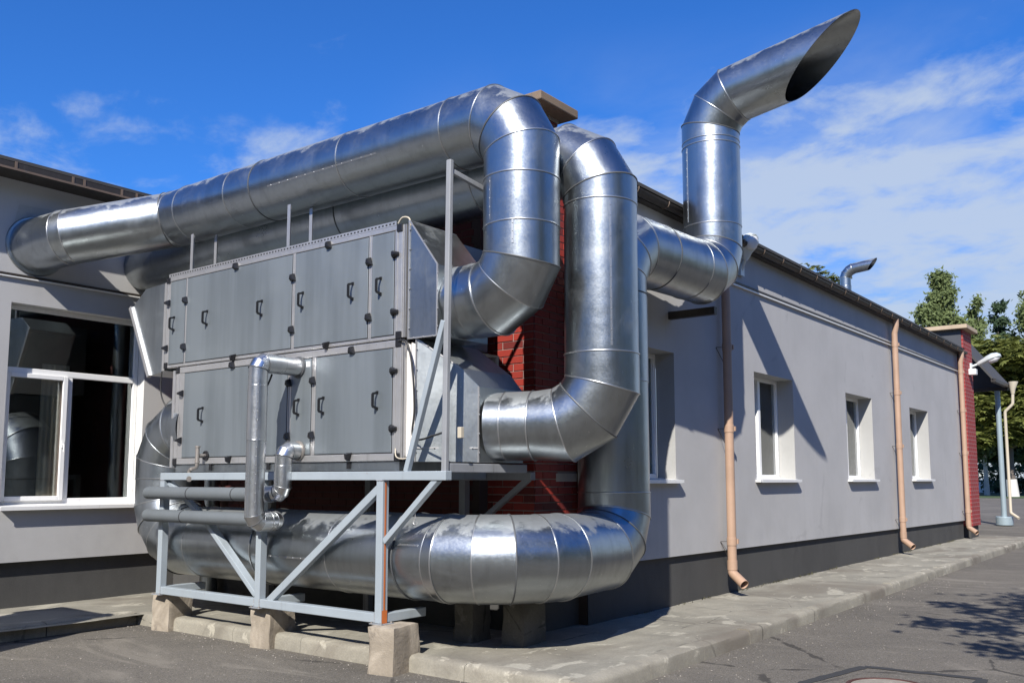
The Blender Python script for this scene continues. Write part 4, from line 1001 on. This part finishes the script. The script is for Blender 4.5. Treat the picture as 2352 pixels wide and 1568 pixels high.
m=MB(); m.bar((-7.4,35.5,4.70),(-5.6,35.5,4.70),.10,.12); m.build('beam',M['brown'],cp)
m=MB(); m.tube([(-5.94,35.5,0),(-5.94,35.5,4.64)],.085,20); po=m.build('post',M['postblue'],cp,smooth=40)
m=MB(); m.tube([(-5.94,35.5,.02),(-5.94,35.5,.32)],.27,24); m.build('post_base',M['postblue'],cp,smooth=40,bevel=.02)
m=MB(); m.bar((-5.62,33,4.78),(-5.62,36,4.78),.14,.10); m.build('gutter',M['brown'],cp)
t=thing('downpipe','cream downpipe with funnel beside the blue-grey canopy post','downpipe',(-5.72,35.3,.3))
m=MB(); m.tube([(-5.42,35.4,4.92),(-5.42,35.4,4.90),(-5.45,35.4,4.66),(-5.45,35.4,4.5)],[.15,.15,.09,.06],18); m.build('funnel',M['cream'],t,smooth=40)
m=MB(); m.tube(fillet([(-5.45,35.4,4.55),(-5.47,35.4,4.15),(-5.72,35.4,3.9),(-5.72,35.4,.45),(-5.45,35.2,.28)],[.15,.15,.1],[3,3,3]),.05,16); m.build('pipe',M['cream'],t,smooth=50)
def wall_lamp(label,p,q,sc=1.0):
    p=Vector(p);q=Vector(q);d=(q-p).normalized(); t=thing('street_lamp',label,'lamp',p,'wall lamps on the building')
    m=MB(); m.tube([p,p+d*.35*sc],.028*sc,12); m.box(tuple(p-Vector((.02,.06,.08))*sc),tuple(p+Vector((.02,.06,.08))*sc)); m.build('arm',M['lampgrey'],t,smooth=40)
    sd_=d.cross(Vector((0,0,1))).normalized(); u=sd_.cross(d).normalized(); L=(q-p).length-.14*sc; loops=[];N=18
    for s_,wd,h1 in ((0,.035,.035),(.08,.06,.055),(.3,.085,.075),(.45,.125,.10),(.7,.14,.115),(.9,.115,.085),(1.0,.05,.03)):
        c=p+d*(.14*sc+L*s_); loops.append([c+sd_*(wd*sc*math.cos(2*math.pi*k/N))+u*((h1 if math.sin(2*math.pi*k/N)>0 else .045)*sc*math.sin(2*math.pi*k/N)) for k in range(N)])
    m=MB(); m.loft(loops); m.build('head',M['lampgrey'],t,smooth=50)
    loops=[]
    for s_,wd,h1 in ((.42,.06,.03),(.5,.10,.075),(.75,.11,.085),(.92,.06,.04)):
        c=p+d*(.14*sc+L*s_)-u*.02*sc; loops.append([c+sd_*(wd*sc*math.cos(2*math.pi*k/N))+u*((.01 if math.sin(2*math.pi*k/N)>0 else h1)*sc*math.sin(2*math.pi*k/N)) for k in range(N)])
    m=MB(); m.loft(loops); m.build('lens',M['dishwhite'],t,smooth=50)
wall_lamp('light grey lamp head on an arm at the far brick annex',(-4.98,26.3,4.52),(-4.28,26.35,4.78),1.15)
wall_lamp('light grey lamp head peeking out behind the exhaust stack',(-5.12,11.95,4.50),(-4.90,11.86,4.97),1.05)
m=MB(); m.box((-5.0,26.0,4.28),(-4.82,26.22,4.44)); tag(m.build('floodlight',M['dishwhite'],bevel=.02,base=(-4.9,26.1,4.28)),'small white floodlight box on the brick annex','lamp')

# manhole and asphalt patch
mc=(-2.13,7.55)
t=thing('manhole','round iron manhole with rusty rim in the asphalt, cut by the lower picture edge','manhole',(mc[0],mc[1],0))
m=MB(); A=circ((mc[0],mc[1],.004),(1,0,0),(0,1,0),.315,48); B=circ((mc[0],mc[1],.014),(1,0,0),(0,1,0),.31,48); D_=circ((mc[0],mc[1],.014),(1,0,0),(0,1,0),.285,48); E_=circ((mc[0],mc[1],.002),(1,0,0),(0,1,0),.28,48); m.loft([A,B,D_,E_],caps=False); m.build('rim',M['rustring'],t,smooth=30)
m=MB(); m.loft([circ((mc[0],mc[1],.0),(1,0,0),(0,1,0),.279,48),circ((mc[0],mc[1],.010),(1,0,0),(0,1,0),.275,48)]); m.build('lid',M['lid'],t)
m=MB()
cr=[(-2.70,7.35),(-2.52,8.25),(-1.62,8.32),(-1.55,7.0),(-2.66,6.9)]
K=len(cr)
for i in range(K):
    a=Vector((*cr[i],.004)); b=Vector((*cr[(i+1)%K],.004)); n=40; d=(b-a).normalized(); s_=Vector((-d.y,d.x,0)); V=[]
    for k in range(n+1):
        c=a.lerp(b,k/n); wv=.045+.016*mnoise.noise(c*9); wv2=.045+.016*mnoise.noise(c*9+Vector((4,4,4))); V+=[c-s_*wv,c+s_*wv2]
    for v in V: v.z=.004+.0006*i
    m.add(V,[(2*k,2*k+1,2*k+3,2*k+2) for k in range(n)])
m.build('patch_seal',M['asph_new'],t)
# unseen box added just outside the left edge to cast the ground shadow
t=thing('shadow_caster_box','unseen grey box added by the left wing to cast a ground shadow','shadow caster',(-9.25,3.05,0))
m=MB(); m.box((-9.78,2.80,.10),(-8.74,3.22,2.05)); m.build('body',M['lampgrey'],t,bevel=.01)
m=MB(); m.box((-9.84,2.74,2.052),(-8.68,3.28,2.11)); m.build('lid',M['lampgrey'],t,bevel=.01)
m=MB(); m.box((-9.76,2.82,-.02),(-8.76,3.20,.098)); m.build('base',M['plinth'],t)

# ------------------------------------------------------------------ trees
def leaf_mesh(m, c, rr, size, compound=False):
    if not compound:
        a=Vector((rr.gauss(0,1),rr.gauss(0,1),rr.gauss(0,1)-.3)).normalized(); b=a.orthogonal().normalized(); s_=size*rr.uniform(.6,1.2)
        m.add([c-b*s_*.32,c+a*s_*.55-b*s_*.1,c+a*s_,c+b*s_*.32],[(0,1,2,3)])
    else:
        up=Vector((rr.gauss(0,.35),rr.gauss(0,.35),1)).normalized(); x=up.orthogonal().normalized(); y=up.cross(x); a0=rr.uniform(0,6.3)
        for k in range(5):
            a=a0+(k-2)*.62; d=(x*math.cos(a)+y*math.sin(a)-up*.28).normalized(); e=up.cross(d).normalized(); L=size*(1-.12*abs(k-2))
            m.add([c,c+d*L*.6-e*L*.17,c+d*L,c+d*L*.6+e*L*.17],[(0,1,2,3)])
def tree(name,label,base,h,clusters,leafmat,barkmat,trunk_r,n,size,seed,compound=False,whitewash=0,hang=0,group=None,flat=1.0):
    rr=random.Random(seed); B=Vector(base); t=thing(name,label,'tree',base,group)
    tp=[];rs=[]
    for k in range(9):
        s_=k/8; tp.append(B+Vector((mnoise.noise(Vector((seed,s_*2,0)))*h*.03,mnoise.noise(Vector((s_*2,seed,3)))*h*.03,-.1+h*.92*s_))); rs.append(trunk_r*(1-.9*s_)*(1.25 if k==0 else 1))
    m=MB(); m.tube(tp,rs,10)
    for c,r in clusters:
        c=Vector(c); zt=max(B.z+h*.12,c.z-r[2]*.8-abs(c.x-B.x)*.35); zt=min(zt,B.z+h*.85); s_=(zt-B.z)/(h*.92)
        k=min(7,int(s_*8)); st=tp[k].lerp(tp[k+1],s_*8-k)
        mid=st.lerp(c,.5)+Vector((0,0,-.03*h)); m.tube([st,mid,c],[max(.012,rs[k]*.45),max(.01,rs[k]*.28),.01],6)
    m.build('trunk',M[barkmat],t,smooth=60)
    if whitewash:
        m=MB(); m.tube([tp[0]+Vector((0,0,.02)),tp[0].lerp(tp[1],min(1,whitewash/(h*.92/8)))],[rs[0]*1.03,rs[0]*.86],10,caps=False); m.build('whitewash_band',M['whitewash'],t,smooth=60)
    m=MB(); tot=sum(r[0]*r[1]*r[2] for _,r in clusters)**1
    ws=[(r[0]*r[1]*r[2])**.67 for _,r in clusters]; W=sum(ws)
    for (c,r),wv in zip(clusters,ws):
        c=Vector(c); ncl=max(3,int(16*(wv/W)*len(clusters)**.5)); subs=[]
        for i in range(ncl):
            d=Vector((rr.gauss(0,1),rr.gauss(0,1),rr.gauss(0,1))).normalized()*rr.uniform(.25,1.0)**.5
            subs.append(c+Vector((d.x*r[0],d.y*r[1],d.z*r[2])))
        for i in range(int(n*wv/W)):
            s_=rr.choice(subs); q=s_+Vector((rr.gauss(0,.27)*r[0],rr.gauss(0,.27)*r[1],rr.gauss(0,.22*flat)*r[2]-(abs(rr.gauss(0,hang)) if hang else 0)))
            leaf_mesh(m,q,rr,size,compound)
    m.build('crown',M[leafmat],t)
    return t
def colm(x,y,z0,z1,wmax,k,seed,sh=.8):
    rr=random.Random(seed); out=[]
    for i in range(k):
        s_=(i+.5)/k; wv=wmax*(math.sin(math.pi*min(1,(s_*.86+.10)))**sh)*(1-.25*s_)
        out.append(((x+rr.uniform(-.5,.5)*wv,y+rr.uniform(-.5,.5)*wv,z0+(z1-z0)*s_),(wv*rr.uniform(.6,1.0),wv*.8,(z1-z0)/k*1.0)))
    return out
G_='tall trees beyond the far end of the building'
tree('birch_tree','tall pointed birch above the far roof end, leftmost of the distant trees',(-20.4,98,0),22.5,colm(-20.6,98,6,22.8,3.3,14,1,.55),'birchleaf','birchbark',.28,26000,.42,5,hang=.6,group=G_)
tree('birch_tree','lower birch just right of the tallest one beyond the annex',(-18.3,101,0),18.5,colm(-18.2,101,5,19.2,2.3,10,3,.5),'birchleaf','birchbark',.22,15000,.42,8,hang=.5,group=G_)
tree('spruce_tree','bluish spruce between the birches and the right-edge tree',(-16.9,104,0),20,[((-16.9+random.uniform(-.4,.4),104,4+i*1.65),(3.0*(1-i/11)+.35,2.2*(1-i/10.5)+.2,.95)) for i in range(10)],'darkleaf','bark',.25,11000,.52,12,group=G_)
tree('birch_tree','loose birch cut by the right picture edge',(-13.6,102,0),21,colm(-13.2,102,6,21.0,3.2,12,6,.5),'birchleaf','birchbark',.25,18000,.42,15,hang=.9,group=G_)
tree('chestnut_tree','broad horse chestnut with whitewashed trunk at the right edge',(-14.9,94,0),14.5,[((-14.9,94,9.5),(3.6,3.2,3.0)),((-17.2,93,7.6),(2.2,2.2,1.9)),((-12.4,93.5,8.0),(2.6,2.4,2.2)),((-15.2,92.5,12.3),(2.7,2.4,1.9)),((-16.6,93,10.8),(1.9,1.9,1.5)),((-13.0,93,11.2),(2.2,2,1.7)),((-15.8,92,6.0),(2.2,2,1.2)),((-13.2,92,5.9),(2.2,2,1.1))],'chestleaf','bark',.42,9000,.70,21,True,2.3)
tree('spruce_tree','dark evergreen filling the gap under the chestnut crown',(-17.6,112,0),12,[((-17.6+random.uniform(-.5,.5),112,.8+i*1.2),(4.2*(1-i/12)+.3,2.5,1.0)) for i in range(10)],'darkleaf','bark',.25,4200,.5,31,group='dark evergreens in the far shade')
tree('spruce_tree','dark evergreen at the right edge behind the chestnut trunk',(-13.0,114,0),12,[((-13.0+random.uniform(-.5,.5),114,.8+i*1.2),(4.2*(1-i/12)+.3,2.5,1.0)) for i in range(10)],'darkleaf','bark',.25,4200,.5,33,group='dark evergreens in the far shade')
tree('chestnut_tree','chestnut whose top leaves peek over the roof ridge',(-10.6,30,0),9.0,[((-11.45,30,8.85),(.5,.5,.34)),((-10.35,30,8.35),(.5,.5,.36)),((-10.95,30.3,8.2),(.8,.6,.5)),((-9.95,30,8.0),(.5,.5,.36))],'chestleaf','bark',.16,560,.17,41,True)
tree('maple_tree','leafy tree outside the right of the view shading the asphalt',(3.6,5.6,0),8.0,[((1.0,6.6,5.0),(1.1,1.0,.9)),((.2,5.5,4.6),(.8,.8,.6)),((1.9,6.9,6.0),(1.2,1.1,1.0)),((3.0,5.8,7.0),(1.5,1.4,1.1)),((1.6,7.6,5.4),(.9,.9,.7)),((3.4,7.6,6.2),(1.2,1.2,1.0)),((.4,7.1,5.3),(.6,.6,.45))],'chestleaf','bark',.18,3800,.13,51,True)
# low white wall with shrubs in front
m=MB(); m.box((-40,121,0),(10,121.4,1.5)); tag(m.build('garden_wall',M['dishwhite'],base=(-15,121.2,0)),'low white wall in the distance behind the trees','wall')
for i,(sx_,sy_,lab) in enumerate(((-19.6,116,'dark shrub in front of the white wall, left of the canopy post'),(-16.6,115.5,'dark shrub in front of the white wall, between post and whitewashed trunk'),(-12.6,116,'dark shrub in front of the white wall at the right edge'))):
    rr=random.Random(60+i); t=thing('shrub',lab,'shrub',(sx_,sy_,0),'shrubs by the far white wall'); m=MB(); b=MB()
    for k in range(5): b.tube([(sx_,sy_,0),(sx_+rr.uniform(-.8,.8),sy_,1.2)],[.05,.015],5)
    for k in range(500): leaf_mesh(m,Vector((sx_+rr.gauss(0,.75),sy_+rr.gauss(0,.4),.15+abs(rr.gauss(0,.62)))),rr,.34)
    b.build('stems',M['bark'],t); m.build('leaves',M['darkleaf'],t)

# trees added behind and right of the viewer to cut sky fill (seen only as reflections in steel and glass)
tr_=random.Random(77)
spots=[(13+tr_.uniform(-1,1.5),-13+i*6.2) for i in range(8)]+[(-22+i*6.5+tr_.uniform(-1,1),-15+tr_.uniform(-1.5,1)) for i in range(6)]
for i,(tx,ty) in enumerate(spots):
    hh=tr_.uniform(8.0,10.0)
    tree('fill_blocker_linden','unseen linden added to cut sky fill, outside the picture',(tx,ty,0),hh,[((tx+tr_.uniform(-.8,.8),ty+tr_.uniform(-.8,.8),hh*z_),(wv*1.1,wv*1.1,1.3)) for z_,wv in ((.25,2.6),(.42,3.1),(.6,2.9),(.78,2.2),(.92,1.2))],'chestleaf','bark',.2,2600,.55,200+i,group='lindens added behind the viewer to cut sky fill')
